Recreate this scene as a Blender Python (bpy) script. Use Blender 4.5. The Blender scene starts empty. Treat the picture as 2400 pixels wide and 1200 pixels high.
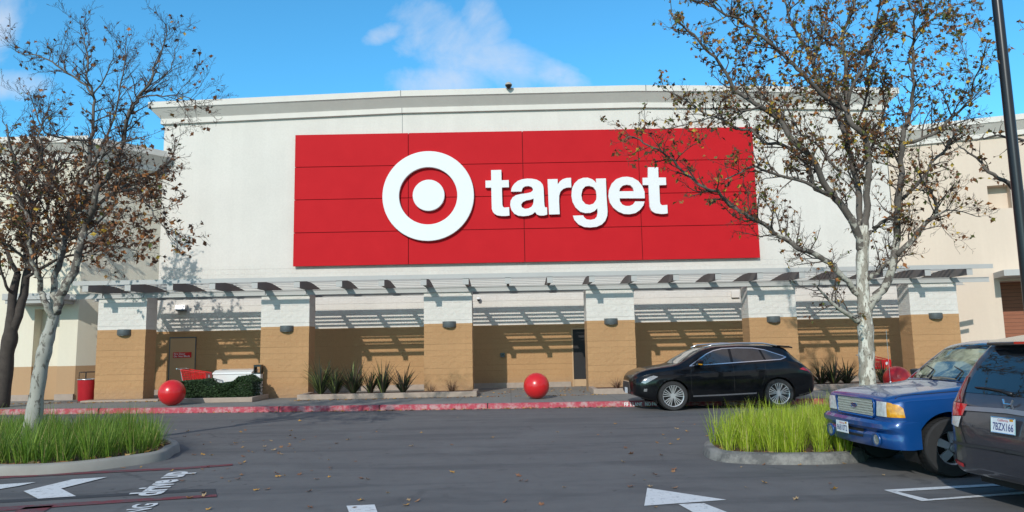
import bpy, bmesh, math, random
from mathutils import Vector, Matrix, geometry
from mathutils.bvhtree import BVHTree
random.seed(11)
R = math.radians
scene = bpy.context.scene
col = scene.collection
# ------------------------------------------------------------ camera
F_PX = 1680.0; CAM_H = 1.74
PITCH = math.atan(210.0/F_PX); ROLL = 0.0195; YAW = math.atan(9.1/F_PX)
fwd = Vector((math.sin(YAW)*math.cos(PITCH), math.cos(YAW)*math.cos(PITCH), math.sin(PITCH)))
right0 = fwd.cross(Vector((0, 0, 1))).normalized(); up0 = right0.cross(fwd)
# the camera is rolled so that level lines rise to the right in the picture
RT = (right0*math.cos(ROLL) - up0*math.sin(ROLL)).normalized()
UP = RT.cross(fwd).normalized()
CAM = Vector((0, 0, CAM_H))
cam_d = bpy.data.cameras.new('camera'); cam = bpy.data.objects.new('camera', cam_d); col.objects.link(cam)
cam_d.sensor_width = 36; cam_d.lens = F_PX/2400*36; cam_d.clip_start = .1; cam_d.clip_end = 3000
m = Matrix((RT, UP, -fwd)).transposed().to_4x4(); m.translation = CAM
cam.matrix_world = m
scene.camera = cam
def ray(px, py):
    return fwd + RT*((px-1200)/F_PX) - UP*((py-600)/F_PX)
def P(px, py, Y):            # point seen at pixel, on the plane at distance Y
    d = ray(px, py); return CAM + d*(Y/d.y)
def G(px, py, z=0.0):        # point seen at pixel, on the level z
    d = ray(px, py); return CAM + d*((z-CAM_H)/d.z)
# ------------------------------------------------------------ light
SUN = Vector((.36, 1.0, -.58)).normalized()       # direction the light travels
EL = math.asin(-SUN.z); AZ = math.atan2(-SUN.x, -SUN.y) % (2*math.pi)
sd = bpy.data.lights.new('sun', 'SUN'); sd.energy = 3.3; sd.angle = R(.55); sd.color = (1, .955, .88)
so = bpy.data.objects.new('sun', sd); col.objects.link(so)
so.rotation_euler = SUN.to_track_quat('-Z', 'Y').to_euler(); so.location = (-10, -30, 20)
w = bpy.data.worlds.new('World'); scene.world = w; w.use_nodes = True
nt = w.node_tree; N = nt.nodes; L = nt.links; N.clear()
out = N.new('ShaderNodeOutputWorld'); bg = N.new('ShaderNodeBackground')
sky = N.new('ShaderNodeTexSky'); sky.sky_type = 'NISHITA'; sky.sun_disc = False
sky.sun_elevation = EL; sky.sun_rotation = AZ; sky.air_density = 1.0; sky.dust_density = .3; sky.ozone_density = 2.0
bg.inputs[1].default_value = .15
def wm(op, a, b=None, c=None):
    n = N.new('ShaderNodeMath'); n.operation = op
    for i, v in enumerate((a, b, c)):
        if v is None: continue
        if isinstance(v, (int, float)): n.inputs[i].default_value = v
        else: L.new(v, n.inputs[i])
    return n.outputs[0]
tc = N.new('ShaderNodeTexCoord'); sep = N.new('ShaderNodeSeparateXYZ'); L.new(tc.outputs['Generated'], sep.inputs[0])
yy = wm('MAXIMUM', sep.outputs[1], .02)
uu = wm('DIVIDE', sep.outputs[0], yy); vv = wm('DIVIDE', sep.outputs[2], yy)
cmb = N.new('ShaderNodeCombineXYZ'); L.new(uu, cmb.inputs[0]); L.new(vv, cmb.inputs[1])
def wnoise(scale, detail, rough, off=0, dist=0):
    mp = N.new('ShaderNodeMapping'); mp.inputs['Location'].default_value = (off, off*.7, 0); L.new(cmb.outputs[0], mp.inputs[0])
    n = N.new('ShaderNodeTexNoise'); n.inputs['Scale'].default_value = scale; n.inputs['Detail'].default_value = detail
    n.inputs['Roughness'].default_value = rough; n.inputs['Distortion'].default_value = dist
    L.new(mp.outputs[0], n.inputs['Vector']); return n.outputs[0]
def blob(px, py, rx, ry, rot=0):
    d = ray(px, py); cu, cv = d.x/d.y, d.z/d.y
    du = wm('SUBTRACT', uu, cu); dv = wm('SUBTRACT', vv, cv); c, s = math.cos(rot), math.sin(rot)
    a = wm('DIVIDE', wm('ADD', wm('MULTIPLY', du, c), wm('MULTIPLY', dv, s)), rx)
    b = wm('DIVIDE', wm('SUBTRACT', wm('MULTIPLY', dv, c), wm('MULTIPLY', du, s)), ry)
    r2 = wm('ADD', wm('MULTIPLY', a, a), wm('MULTIPLY', b, b))
    return wm('MAXIMUM', wm('SUBTRACT', 1.0, r2), 0.0)
mk = blob(1060, 100, .12, .075, -.5)
for a in ((1180, 150, .12, .05, -.35), (1000, 95, .07, .03, .3), (-15, 70, .05, .07, 0), (1130, 60, .05, .07, .2), (1040, 190, .11, .035, 0), (900, 80, .045, .02, .4), (1300, 175, .07, .03, -.3), (-60, -120, .12, .2, 0), (20, 200, .08, .03, 0)):
    mk = wm('MAXIMUM', mk, blob(*a))
n1 = wnoise(9, 9, .62, 3.1, .6); n2 = wnoise(30, 6, .6, 1.7, .2)
nn = wm('ADD', wm('MULTIPLY', n1, .75), wm('MULTIPLY', n2, .25))
cl = wm('MULTIPLY', wm('SUBTRACT', wm('ADD', nn, wm('MULTIPLY', mk, .42)), .62), 1.9)
cl = wm('MINIMUM', wm('MAXIMUM', cl, 0.0), 1.0)
cl = wm('MULTIPLY', cl, wm('MINIMUM', wm('MULTIPLY', mk, 3.0), 1.0))
cl = wm('MULTIPLY', cl, .85)
tint = N.new('ShaderNodeMix'); tint.data_type = 'RGBA'; tint.blend_type = 'MULTIPLY'; tint.inputs[0].default_value = 1
L.new(sky.outputs[0], tint.inputs[6]); tint.inputs[7].default_value = (.50, 1.29, 1.52, 1)
mx = N.new('ShaderNodeMix'); mx.data_type = 'RGBA'; L.new(cl, mx.inputs[0]); L.new(tint.outputs[2], mx.inputs[6])
mx.inputs[7].default_value = (4.9, 5.3, 6.0, 1)
# broken cloud added behind the camera, out of view, to fill the shadows
bn = N.new('ShaderNodeTexNoise'); bn.inputs['Scale'].default_value = 2.6; bn.inputs['Detail'].default_value = 7; L.new(tc.outputs['Generated'], bn.inputs['Vector'])
bf = wm('MINIMUM', wm('MAXIMUM', wm('MULTIPLY', wm('SUBTRACT', bn.outputs[0], .42), 6.0), 0.0), 1.0)
bf = wm('MULTIPLY', bf, wm('MINIMUM', wm('MAXIMUM', wm('MULTIPLY', wm('ADD', wm('MULTIPLY', sep.outputs[1], -1.0), .05), 3.0), 0.0), .9))
m2 = N.new('ShaderNodeMix'); m2.data_type = 'RGBA'; L.new(bf, m2.inputs[0]); L.new(mx.outputs[2], m2.inputs[6]); m2.inputs[7].default_value = (4.3, 3.7, 3.6, 1)
L.new(m2.outputs[2], bg.inputs[0]); L.new(bg.outputs[0], out.inputs[0])
vs = scene.view_settings; vs.view_transform = 'Standard'; vs.look = 'None'; vs.gamma = 1; vs.exposure = 0.0
try: vs.use_curve_mapping = False
except Exception: pass
# ------------------------------------------------------------ helpers
def tag(o, label=None, cat=None, group=None, kind=None):
    if label: o['label'] = label
    if cat: o['category'] = cat
    if group: o['group'] = group
    if kind: o['kind'] = kind
    return o
def thing(name, loc, label, cat, group=None, rz=0):
    o = bpy.data.objects.new(name, None); col.objects.link(o); o.empty_display_size = .3
    o.location = loc; o.rotation_euler = (0, 0, rz)
    return tag(o, label, cat, group)
class MB:
    def __init__(s): s.v = []; s.f = []; s.m = []
    def add(s, vs, fs, mi=0):
        b = len(s.v); s.v += [tuple(v) for v in vs]
        for f in fs: s.f.append(tuple(b+i for i in f)); s.m.append(mi)
        return s
    def box(s, x0, x1, y0, y1, z0, z1, mi=0, rz=0, c=None):
        vs = [(x, y, z) for z in (z0, z1) for (x, y) in ((x0, y0), (x1, y0), (x1, y1), (x0, y1))]
        if rz:
            cx, cy = c if c else ((x0+x1)/2, (y0+y1)/2); ca, sa = math.cos(rz), math.sin(rz)
            vs = [(cx+(x-cx)*ca-(y-cy)*sa, cy+(x-cx)*sa+(y-cy)*ca, z) for x, y, z in vs]
        return s.add(vs, [(0, 3, 2, 1), (4, 5, 6, 7), (0, 1, 5, 4), (1, 2, 6, 5), (2, 3, 7, 6), (3, 0, 4, 7)], mi)
    def prism(s, pts, ext, mi=0):           # planar loop + extrusion vector
        n = len(pts); e = Vector(ext); a = [Vector(p) for p in pts]
        tris = geometry.tessellate_polygon([a])
        nrm = Vector((0, 0, 0))
        for i in range(n): nrm += a[i].cross(a[(i+1) % n])
        flip = nrm.dot(e) > 0
        vs = a + [p+e for p in a]
        fs = []
        for t in tris:
            t = tuple(t); q = (a[t[1]]-a[t[0]]).cross(a[t[2]]-a[t[0]])
            if (q.dot(e) > 0): t = t[::-1]
            fs.append(t); fs.append(tuple(i+n for i in t[::-1]))
        for i in range(n):
            j = (i+1) % n
            fs.append((i, j, j+n, i+n) if flip else (j, i, i+n, j+n))
        return s.add(vs, fs, mi)
    def tube(s, pts, rad, n=6, mi=0, cap=True):
        pts = [Vector(p) for p in pts]
        if isinstance(rad, (int, float)): rad = [rad]*len(pts)
        vs = []; fs = []; prev = None
        for i, p in enumerate(pts):
            t = (pts[min(i+1, len(pts)-1)]-pts[max(i-1, 0)])
            if t.length < 1e-9: t = Vector((0, 0, 1))
            t.normalize()
            if prev is None:
                a = Vector((1, 0, 0)) if abs(t.x) < .8 else Vector((0, 1, 0)); u = (a-t*a.dot(t)).normalized()
            else:
                u = prev-t*prev.dot(t)
                u = u.normalized() if u.length > 1e-6 else t.orthogonal().normalized()
            prev = u; b = t.cross(u)
            for k in range(n):
                an = 2*math.pi*k/n; vs.append(p+(u*math.cos(an)+b*math.sin(an))*rad[i])
        for i in range(len(pts)-1):
            for k in range(n):
                fs.append((i*n+k, i*n+(k+1) % n, (i+1)*n+(k+1) % n, (i+1)*n+k))
        if cap: fs.append(tuple(range(n))[::-1]); fs.append(tuple((len(pts)-1)*n+k for k in range(n)))
        return s.add(vs, fs, mi)
    def lathe(s, prof, c=(0, 0, 0), axis='z', n=24, mi=0, a0=0, a1=2*math.pi):   # prof: (r, h)
        full = abs(a1-a0-2*math.pi) < 1e-6; m_ = n if full else n+1; vs = []
        for (r, h) in prof:
            for k in range(m_):
                a = a0+(a1-a0)*k/n; x, y = r*math.cos(a), r*math.sin(a)
                q = {'z': (x, y, h), 'y': (x, h, y), 'x': (h, x, y)}[axis]
                vs.append((c[0]+q[0], c[1]+q[1], c[2]+q[2]))
        fs = []
        for i in range(len(prof)-1):
            for k in range(n):
                k2 = (k+1) % m_
                f = (i*m_+k, i*m_+k2, (i+1)*m_+k2, (i+1)*m_+k)
                fs.append(f[::-1] if axis == 'y' else f)
        return s.add(vs, fs, mi)
    def build(s, name, mats, parent=None, smooth=False, angle=None, bevel=0, world=False):
        me = bpy.data.meshes.new(name); me.from_pydata(s.v, [], s.f); me.update()
        if not isinstance(mats, (list, tuple)): mats = [mats]
        for mm in mats: me.materials.append(mm)
        if len(mats) > 1: me.polygons.foreach_set('material_index', s.m)
        if smooth:
            me.polygons.foreach_set('use_smooth', [True]*len(me.polygons))
            if angle: me.set_sharp_from_angle(angle=R(angle))
        o = bpy.data.objects.new(name, me); col.objects.link(o)
        if parent:
            o.parent = parent
            if world: o.matrix_parent_inverse = root_inv(parent)
        if bevel:
            md = o.modifiers.new('bevel', 'BEVEL'); md.width = bevel; md.segments = 2; md.limit_method = 'ANGLE'; md.angle_limit = R(40)
        return o
def root_inv(p):
    mt = Matrix.LocRotScale(p.location, p.rotation_euler, p.scale)
    if p.parent: return mt.inverted() @ p.parent_inv if hasattr(p, 'parent_inv') else mt.inverted()
    return mt.inverted()
def copy_tree(o, parent=None):
    c = o.copy(); col.objects.link(c); c.parent = parent
    for ch in [x for x in bpy.data.objects if x.parent == o]: copy_tree(ch, c)
    return c
def text2d(s, size=1.0, bold=0.0, align='LEFT', sx=1.0):
    cu = bpy.data.curves.new('txt', 'FONT'); cu.body = s; cu.size = size; cu.offset = bold; cu.align_x = align; cu.resolution_u = 3
    o = bpy.data.objects.new('txt', cu); col.objects.link(o)
    dg = bpy.context.evaluated_depsgraph_get(); me = bpy.data.meshes.new_from_object(o.evaluated_get(dg))
    vs = [(v.co.x*sx, v.co.y) for v in me.vertices]; fs = [tuple(p.vertices) for p in me.polygons]
    bpy.data.objects.remove(o); bpy.data.meshes.remove(me); bpy.data.curves.remove(cu)
    return vs, fs
# ------------------------------------------------------------ materials
class NB:
    def __init__(s, name):
        s.m = bpy.data.materials.new(name); s.m.use_nodes = True; s.t = s.m.node_tree; s.N = s.t.nodes; s.L = s.t.links
        s.b = s.N['Principled BSDF']; s.tc = s.N.new('ShaderNodeTexCoord').outputs['Object']
    def put(s, sock, v):
        if isinstance(v, (int, float)): sock.default_value = v
        elif isinstance(v, (tuple, list)): sock.default_value = tuple(v)+((1,) if len(v) == 3 and len(sock.default_value) == 4 else ())
        else: s.L.new(v, sock)
    def math(s, op, a, b=0.0, c=0.0, clamp=False):
        n = s.N.new('ShaderNodeMath'); n.operation = op; n.use_clamp = clamp
        s.put(n.inputs[0], a); s.put(n.inputs[1], b); s.put(n.inputs[2], c); return n.outputs[0]
    def mix(s, f, a, b, blend='MIX'):
        n = s.N.new('ShaderNodeMix'); n.data_type = 'RGBA'; n.blend_type = blend
        s.put(n.inputs[0], f); s.put(n.inputs[6], a); s.put(n.inputs[7], b); return n.outputs[2]
    def noise(s, sc, det=4, rough=.55, vec=None, dist=0, scl=None):
        n = s.N.new('ShaderNodeTexNoise'); n.inputs['Scale'].default_value = sc; n.inputs['Detail'].default_value = det
        n.inputs['Roughness'].default_value = rough; n.inputs['Distortion'].default_value = dist
        v = vec or s.tc
        if scl:
            mp = s.N.new('ShaderNodeMapping'); mp.inputs['Scale'].default_value = scl; s.L.new(v, mp.inputs[0]); v = mp.outputs[0]
        s.L.new(v, n.inputs['Vector']); return n.outputs[0]
    def vor(s, sc, out='Distance', vec=None, feat='F1'):
        n = s.N.new('ShaderNodeTexVoronoi'); n.feature = feat; n.inputs['Scale'].default_value = sc; s.L.new(vec or s.tc, n.inputs['Vector']); return n.outputs[out]
    def ramp(s, f, stops):
        n = s.N.new('ShaderNodeValToRGB'); r = n.color_ramp
        while len(r.elements) < len(stops): r.elements.new(.5)
        for e, (p, c) in zip(r.elements, stops):
            e.position = p; e.color = (c, c, c, 1) if isinstance(c, (int, float)) else tuple(c)+(1,)
        s.L.new(f, n.inputs[0]); return n.outputs[0]
    def xyz(s):
        n = s.N.new('ShaderNodeSeparateXYZ'); s.L.new(s.tc, n.inputs[0]); return n.outputs
    def vec(s, x, y, z):
        n = s.N.new('ShaderNodeCombineXYZ'); s.put(n.inputs[0], x); s.put(n.inputs[1], y); s.put(n.inputs[2], z); return n.outputs[0]
    def bump(s, h, st=.3, d=.02):
        n = s.N.new('ShaderNodeBump'); s.put(n.inputs['Strength'], st); n.inputs['Distance'].default_value = d; s.L.new(h, n.inputs['Height'])
        s.L.new(n.outputs[0], s.b.inputs['Normal'])
    def fin(s, base=None, rough=None, metal=None, **k):
        if base is not None: s.put(s.b.inputs['Base Color'], base)
        if rough is not None: s.put(s.b.inputs['Roughness'], rough)
        if metal is not None: s.put(s.b.inputs['Metallic'], metal)
        for q, v in k.items(): s.put(s.b.inputs[q.replace('_', ' ')], v)
        return s.m
def simple(name, c, rough=.6, metal=0.0, var=.12, sc=6, bump=0, bsc=40, **k):
    n = NB(name); f = n.noise(sc, 5)
    base = n.mix(f, tuple(max(0, q*(1-var)) for q in c), tuple(min(1, q*(1+var)) for q in c))
    if bump: n.bump(n.noise(bsc, 5), bump, .01)
    return n.fin(base, rough, metal, **k)
M = {}
def block_mat(name, upper, lower, zsplit, smooth_z=99, top=None, rowmask=True):
    n = NB(name); x, y, z = n.xyz()
    u = n.math('ADD', x, y); wob = n.math('MULTIPLY', n.math('SUBTRACT', n.noise(3, 2), .5), .012)
    zz = n.math('ADD', z, wob)
    bt = n.N.new('ShaderNodeTexBrick'); bt.inputs['Scale'].default_value = 1; bt.inputs['Brick Width'].default_value = .4064; bt.inputs['Row Height'].default_value = .2032
    bt.inputs['Mortar Size'].default_value = .007; bt.inputs['Mortar Smooth'].default_value = .6
    bt.inputs['Color1'].default_value = (1, 1, 1, 1); bt.inputs['Color2'].default_value = (.72, .72, .72, 1); bt.inputs['Mortar'].default_value = (.35, .35, .35, 1)
    n.L.new(n.vec(u, zz, 0), bt.inputs['Vector'])
    isup = n.math('GREATER_THAN', z, zsplit)
    c = n.mix(isup, lower, upper)
    big = n.noise(.7, 4); fine = n.noise(14, 6, .65)
    c = n.mix(n.math('MULTIPLY', n.math('SUBTRACT', big, .35), .35, clamp=True), c, (.30, .26, .22), 'MULTIPLY') if False else n.mix(.5, c, n.ramp(big, ((.3, .88), (.7, 1.0))), 'MULTIPLY')
    c = n.mix(.35, c, n.ramp(fine, ((.3, .80), (.65, 1.0))), 'MULTIPLY')
    rough_on = n.math('LESS_THAN', z, smooth_z)
    bc = n.mix(rough_on, (1, 1, 1), bt.outputs['Color'])
    c = n.mix(.07, c, bc, 'MULTIPLY')
    c = n.mix(.5, c, n.ramp(n.noise(1.6, 5, .7, scl=(1, 1, .05)), ((.42, .93), (.62, 1.0))), 'MULTIPLY')
    # dirt splashed up from the ground
    dz = n.math('SUBTRACT', 1.0, n.math('DIVIDE', n.math('SUBTRACT', z, .15), .45), clamp=True)
    c = n.mix(n.math('MULTIPLY', dz, n.math('MULTIPLY', n.noise(5, 4), .7)), c, (.24, .19, .15))
    # split face relief: strong on most courses, weaker every fourth
    fr = n.math('FRACT', n.math('DIVIDE', zz, .8128))
    band = n.math('ADD', .25, n.math('MULTIPLY', n.math('GREATER_THAN', fr, .26), .75)) if rowmask else 1.0
    rel = n.math('ADD', n.math('MULTIPLY', n.noise(9, 7, .66), .9), n.math('MULTIPLY', n.noise(26, 5, .6), .5))
    h = n.math('MULTIPLY', n.math('MULTIPLY', rel, band), n.math('MULTIPLY', rough_on, 1.0))
    h = n.math('SUBTRACT', h, n.math('MULTIPLY', n.math('MULTIPLY', bt.outputs['Fac'], rough_on), .16))
    h = n.math('ADD', h, n.math('MULTIPLY', n.noise(60, 3), .03))
    n.bump(h, .85, .026)
    return n.fin(c, .9)
WHITE = (.70, .665, .61); TAN = (.47, .27, .125); CREAM = (.77, .68, .52)
M['wall'] = block_mat('painted_block', WHITE, TAN, 2.53, 5.0)
M['pillar'] = block_mat('painted_block_pillar', WHITE, TAN, 2.53, 99)
def stucco(name, c, lower=None, zs=0, var=.05):
    n = NB(name); x, y, z = n.xyz()
    base = n.mix(n.math('GREATER_THAN', z, zs), lower, c) if lower else n.mix(.5, c, c)
    base = n.mix(.45, base, n.ramp(n.noise(.6, 5, .6, scl=(1, 1, .35)), ((.3, .9), (.7, 1.0))), 'MULTIPLY')
    base = n.mix(.3, base, n.ramp(n.noise(9, 6, .6), ((.3, .9), (.7, 1.0))), 'MULTIPLY')
    base = n.mix(.5, base, n.ramp(n.noise(1.6, 5, .7, scl=(1, 1, .05)), ((.42, .93), (.62, 1.0))), 'MULTIPLY')
    n.bump(n.noise(90, 4), .18, .01)
    return n.fin(base, .88)
M['stucco'] = stucco('white_stucco', (.70, .665, .61))
M['wing_l'] = stucco('cream_stucco_left', (.74, .68, .55), (.46, .29, .16), 1.33)
M['wing_r'] = stucco('cream_stucco_right', (.68, .565, .455), (.46, .29, .16), .9)
M['base'] = simple('concrete_base', (.36, .29, .24), .9, var=.25, sc=5, bump=.3)
M['conc'] = simple('pale_concrete', (.27, .26, .235), .9, var=.22, sc=3, bump=.25)
M['planter'] = simple('pinkish_concrete', (.36, .285, .23), .9, var=.22, sc=6, bump=.3)
M['steel'] = simple('grey_painted_steel', (.42, .42, .405), .6, .0, var=.06, sc=4)
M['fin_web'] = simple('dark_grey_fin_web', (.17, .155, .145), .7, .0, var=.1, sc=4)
M['steel_d'] = simple('grey_steel_blade', (.46, .46, .445), .65, .0, var=.06, sc=4)
M['sconce'] = simple('charcoal_metal', (.10, .115, .12), .45, .2, var=.1)
M['black'] = simple('black_metal', (.014, .014, .016), .3, .0, var=.2)
M['dark'] = simple('dark_void', (.012, .011, .012), .7, var=.2)
M['silver'] = simple('brushed_silver', (.62, .63, .64), .28, .9, var=.08)
M['chrome'] = simple('chrome', (.78, .79, .80), .12, 1.0, var=.04)
M['white_pl'] = simple('white_acrylic', (.74, .75, .75), .18, var=.02, Coat_Weight=.4)
M['red_pl'] = simple('red_plastic', (.62, .012, .016), .35, var=.1)
M['rubber'] = simple('tyre_rubber', (.022, .022, .023), .78, var=.25, sc=12, bump=.2)
M['soil'] = simple('bark_mulch', (.10, .052, .032), .95, var=.5, sc=16, bump=.9, bsc=30)
n = NB('red_fibre_panel'); c = n.mix(n.noise(1.5, 4), (.46, .010, .016), (.53, .014, .020)); c = n.mix(.25, c, n.ramp(n.noise(120, 2), ((.3, .8), (.7, 1.0))), 'MULTIPLY'); n.bump(n.noise(150, 3), .12, .005)
M['sign'] = n.fin(c, .7, Specular_IOR_Level=.12)
n = NB('red_ball_paint'); c = n.mix(n.noise(3, 6, .7), (.52, .010, .014), (.64, .018, .020)); c = n.mix(n.ramp(n.noise(16, 6, .7), ((.60, 0.0), (.74, .55))), c, (.34, .05, .05)); n.bump(n.noise(22, 5), .10, .01)
M['ball'] = n.fin(c, .30, Coat_Weight=.25, Coat_Roughness=.2)
n = NB('brown_planks'); x, y, z = n.xyz(); fr = n.math('FRACT', n.math('DIVIDE', z, .14)); g = n.math('LESS_THAN', fr, .08)
c = n.mix(n.noise(5, 6, .6, scl=(.6, .6, 8)), (.20, .065, .030), (.34, .13, .07)); c = n.mix(g, c, (.05, .02, .012)); n.bump(g, -.5, .01)
M['planks'] = n.fin(c, .7)
# asphalt
n = NB('asphalt'); a = n.noise(.35, 6, .6); b = n.noise(3.5, 6, .65); s_ = n.noise(170, 2, .5); v = n.vor(230, 'Color')
c = n.mix(a, (.110, .107, .106), (.145, .141, .138)); c = n.mix(.5, c, n.ramp(b, ((.3, .78), (.7, 1.12))), 'MULTIPLY')
c = n.mix(.55, c, n.ramp(s_, ((.35, .62), (.68, 1.45))), 'MULTIPLY')
c = n.mix(n.ramp(n.noise(300, 1), ((.66, 0.0), (.74, .35))), c, (.34, .33, .31))
st = n.ramp(n.noise(1.1, 7, .75, dist=1.2), ((.57, 0.0), (.70, .6))); c = n.mix(st, c, (.055, .055, .057))
tr = n.ramp(n.noise(.9, 6, .65, scl=(.22, 1.6, 1), dist=.6), ((.48, 0.0), (.66, .62))); c = n.mix(tr, c, (.062, .063, .066))
cr = n.vor(.38, 'Distance', feat='DISTANCE_TO_EDGE', vec=None)
ck = n.math('MULTIPLY', n.ramp(n.math('ADD', cr, n.math('MULTIPLY', n.math('SUBTRACT', n.noise(6, 5), .5), .10)), ((.0, 1.0), (.012, 0.0))), n.ramp(n.noise(.25, 2), ((.5, 0.0), (.62, .45))))
c = n.mix(ck, c, (.030, .030, .032))
sp_ = n.ramp(n.noise(5.5, 3, .5), ((.70, 0.0), (.74, .75))); c = n.mix(sp_, c, (.045, .043, .044))
pl_ = n.ramp(n.noise(.55, 4, .55, dist=.4), ((.55, 0.0), (.64, .32))); c = n.mix(pl_, c, (.165, .163, .158))
n.bump(n.math('ADD', s_, n.math('MULTIPLY', n.noise(60, 4), .6)), .35, .01)
M['asphalt'] = n.fin(c, .86)
def paint(name, c, under=(.08, .08, .085), amt=(.50, .62), sc=9):
    n = NB(name); base = n.mix(n.noise(5, 5), tuple(q*.88 for q in c), c)
    f = n.ramp(n.noise(sc, 8, .75), ((amt[0], 0.0), (amt[1], .85)))
    base = n.mix(f, base, under); base = n.mix(.35, base, n.ramp(n.noise(160, 2), ((.35, .7), (.68, 1.1))), 'MULTIPLY')
    n.bump(n.noise(120, 3), .3, .008); return n.fin(base, .75)
M['paint_w'] = paint('white_road_paint', (.72, .73, .73), (.22, .22, .22), amt=(.54, .68), sc=12)
M['paint_r'] = paint('red_road_paint', (.20, .030, .040), amt=(.44, .60), sc=5)
M['kerb_red'] = paint('red_kerb_paint', (.42, .05, .075), (.42, .28, .27), amt=(.46, .60), sc=5)
M['kerb_dark'] = paint('dark_weathered_kerb', (.27, .26, .24), (.07, .07, .07), amt=(.40, .56), sc=1.8)
M['shadow_strip'] = simple('painted_shadow_dark', (.038, .039, .044), .8, var=.15, sc=8)  # dark colour for the cast shadow painted on the asphalt
n = NB('sidewalk_concrete'); x, y, z = n.xyz(); base = n.mix(n.noise(1.3, 6, .6), (.155, .155, .145), (.235, .228, .21))
base = n.mix(.4, base, n.ramp(n.noise(40, 5), ((.3, .75), (.7, 1.1))), 'MULTIPLY')
gx = n.math('LESS_THAN', n.math('FRACT', n.math('DIVIDE', n.math('ADD', x, 30.4), 1.52)), .012)
gy = n.math('LESS_THAN', n.math('ABSOLUTE', n.math('SUBTRACT', y, 22.0)), .012)
g = n.math('MAXIMUM', gx, gy); base = n.mix(n.math('MULTIPLY', g, .6), base, (.05, .05, .045)); n.bump(n.math('SUBTRACT', n.noise(50, 3), g), .3, .01)
M['walk'] = n.fin(base, .88)
# ------------------------------------------------------------ ground
mb = MB(); mb.add([(-400, -200, 0), (400, -200, 0), (400, 600, 0), (-400, 600, 0)], [(0, 1, 2, 3)])
tag(mb.build('asphalt_ground', M['asphalt']), kind='structure')
KX = [G(-900, 990), G(-250, 977), G(0, 972), G(350, 969), G(700, 965.5), G(1100, 959.5), G(1475, 953.5), G(1900, 948), G(2400, 943), G(2900, 938)]
KX = [Vector((-60, KX[0].y+.4, 0))]+KX+[Vector((60, KX[-1].y, 0))]
def kerb_y(X):
    for a, b in zip(KX[:-1], KX[1:]):
        if a.x <= X <= b.x: return a.y+(b.y-a.y)*(X-a.x)/(b.x-a.x)
    return KX[-1].y
xs = [-60, -40, -26, -20]+[-18+i*.5 for i in range(73)]+[20, 26, 40, 60]
mb = MB(); vs = []; K0 = .16
for X in xs:
    y = kerb_y(X); vs += [(X, y, 0), (X, y+.02, .135), (X, y+.045, .15), (X, y+K0, .152)]
fs = []
for i in range(len(xs)-1):
    for k in range(3): a = i*4+k; fs.append((a, a+4, a+5, a+1))
mb.add(vs, fs); kerb = tag(mb.build('red_kerb', M['kerb_red'], smooth=True), kind='structure')
mb = MB(); vs = []
for X in xs: y = kerb_y(X); vs += [(X, y+K0, .150), (X, 45, .150)]
mb.add(vs, [(i*2, i*2+2, i*2+3, i*2+1) for i in range(len(xs)-1)])
tag(mb.build('sidewalk', M['walk']), kind='structure')
# expansion joints cut in the kerb
mb = MB()
for px, py in ((108, 968), (242, 968), (890, 962), (1143, 958), (653, 966), (1700, 952)):
    X = G(px, py).x; y = kerb_y(X); mb.box(X-.012, X+.012, y-.004, y+.15, .004, .1545)
tag(mb.build('kerb_joints', M['dark']), kind='structure')
def flat(name, polys, mat, z, kind='structure'):
    mb = MB()
    for p in polys:
        pts = [G(*q) for q in p]; pts = [Vector((q.x, q.y, z)) for q in pts]
        tr = geometry.tessellate_polygon([pts])
        for t in tr:
            t = tuple(t)
            if (pts[t[1]]-pts[t[0]]).cross(pts[t[2]]-pts[t[0]]).z < 0: t = t[::-1]
            mb.add([pts[i] for i in t], [(0, 1, 2)])
    return tag(mb.build(name, mat), kind=kind)
flat('painted_shadow_line', [[(-60, 1183), (-60, 1176), (455, 1147), (505, 1146), (509, 1166), (398, 1172), (392, 1167), (488, 1160), (470, 1152), (440, 1154)]], M['shadow_strip'], .004)  # shadow of something out of view, painted as a flat dark strip
flat('red_lane_line', [[(-60, 1120.5), (154, 1109), (450, 1095), (545, 1088), (545, 1091.5), (450, 1099.5), (154, 1114), (-60, 1126)]], M['paint_r'], .008)
flat('red_bay_line', [[(-60, 1194), (154, 1180), (508, 1160), (508, 1165), (154, 1188), (-60, 1204)], [(60, 1190), (126, 1186), (95, 1206), (20, 1206)]], M['paint_r'], .008)
flat('white_arrow', [[(55, 1153), (171, 1125), (251, 1120), (143, 1147), (178, 1165), (89, 1171)]], M['paint_w'], .012)
flat('white_arrow', [[(-60, 1141), (84, 1132), (45, 1140.5), (-60, 1158)]], M['paint_w'], .012)
flat('white_arrow_head', [[(1517, 1145), (1703, 1173), (1510, 1187)]], M['paint_w'], .008)
flat('white_arrow_tail', [[(1590, 1183), (1650, 1181), (1745, 1218), (1660, 1222)]], M['paint_w'], .008)
flat('white_line_stub', [[(812, 1187), (878, 1184), (893, 1225), (828, 1228)]], M['paint_w'], .008)
flat('white_bay_line', [[(2072, 1149.5), (2460, 1128), (2460, 1133), (2098, 1154)], [(2072, 1150), (2100, 1153), (2176, 1171.5), (2160, 1176)], [(2176, 1171.5), (2460, 1149), (2460, 1155), (2160, 1176)]], M['paint_w'], .008)
def ground_text(name, s, a, b, width, bold, mat, sx=1.0):
    vs, fs = text2d(s, 1, bold); w_ = max(v[0] for v in vs); mn = min(v[0] for v in vs)
    a = Vector((a.x, a.y, 0)); b = Vector((b.x, b.y, 0)); d = (b-a).normalized(); u = Vector((-d.y, d.x, 0)); k = (b-a).length/(w_-mn)
    mb = MB(); mb.add([a+d*((v[0]-mn)*k)+u*(v[1]*k*sx)+Vector((0, 0, .012)) for v in vs], fs)
    return tag(mb.build(name, mat), kind='structure')
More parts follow.
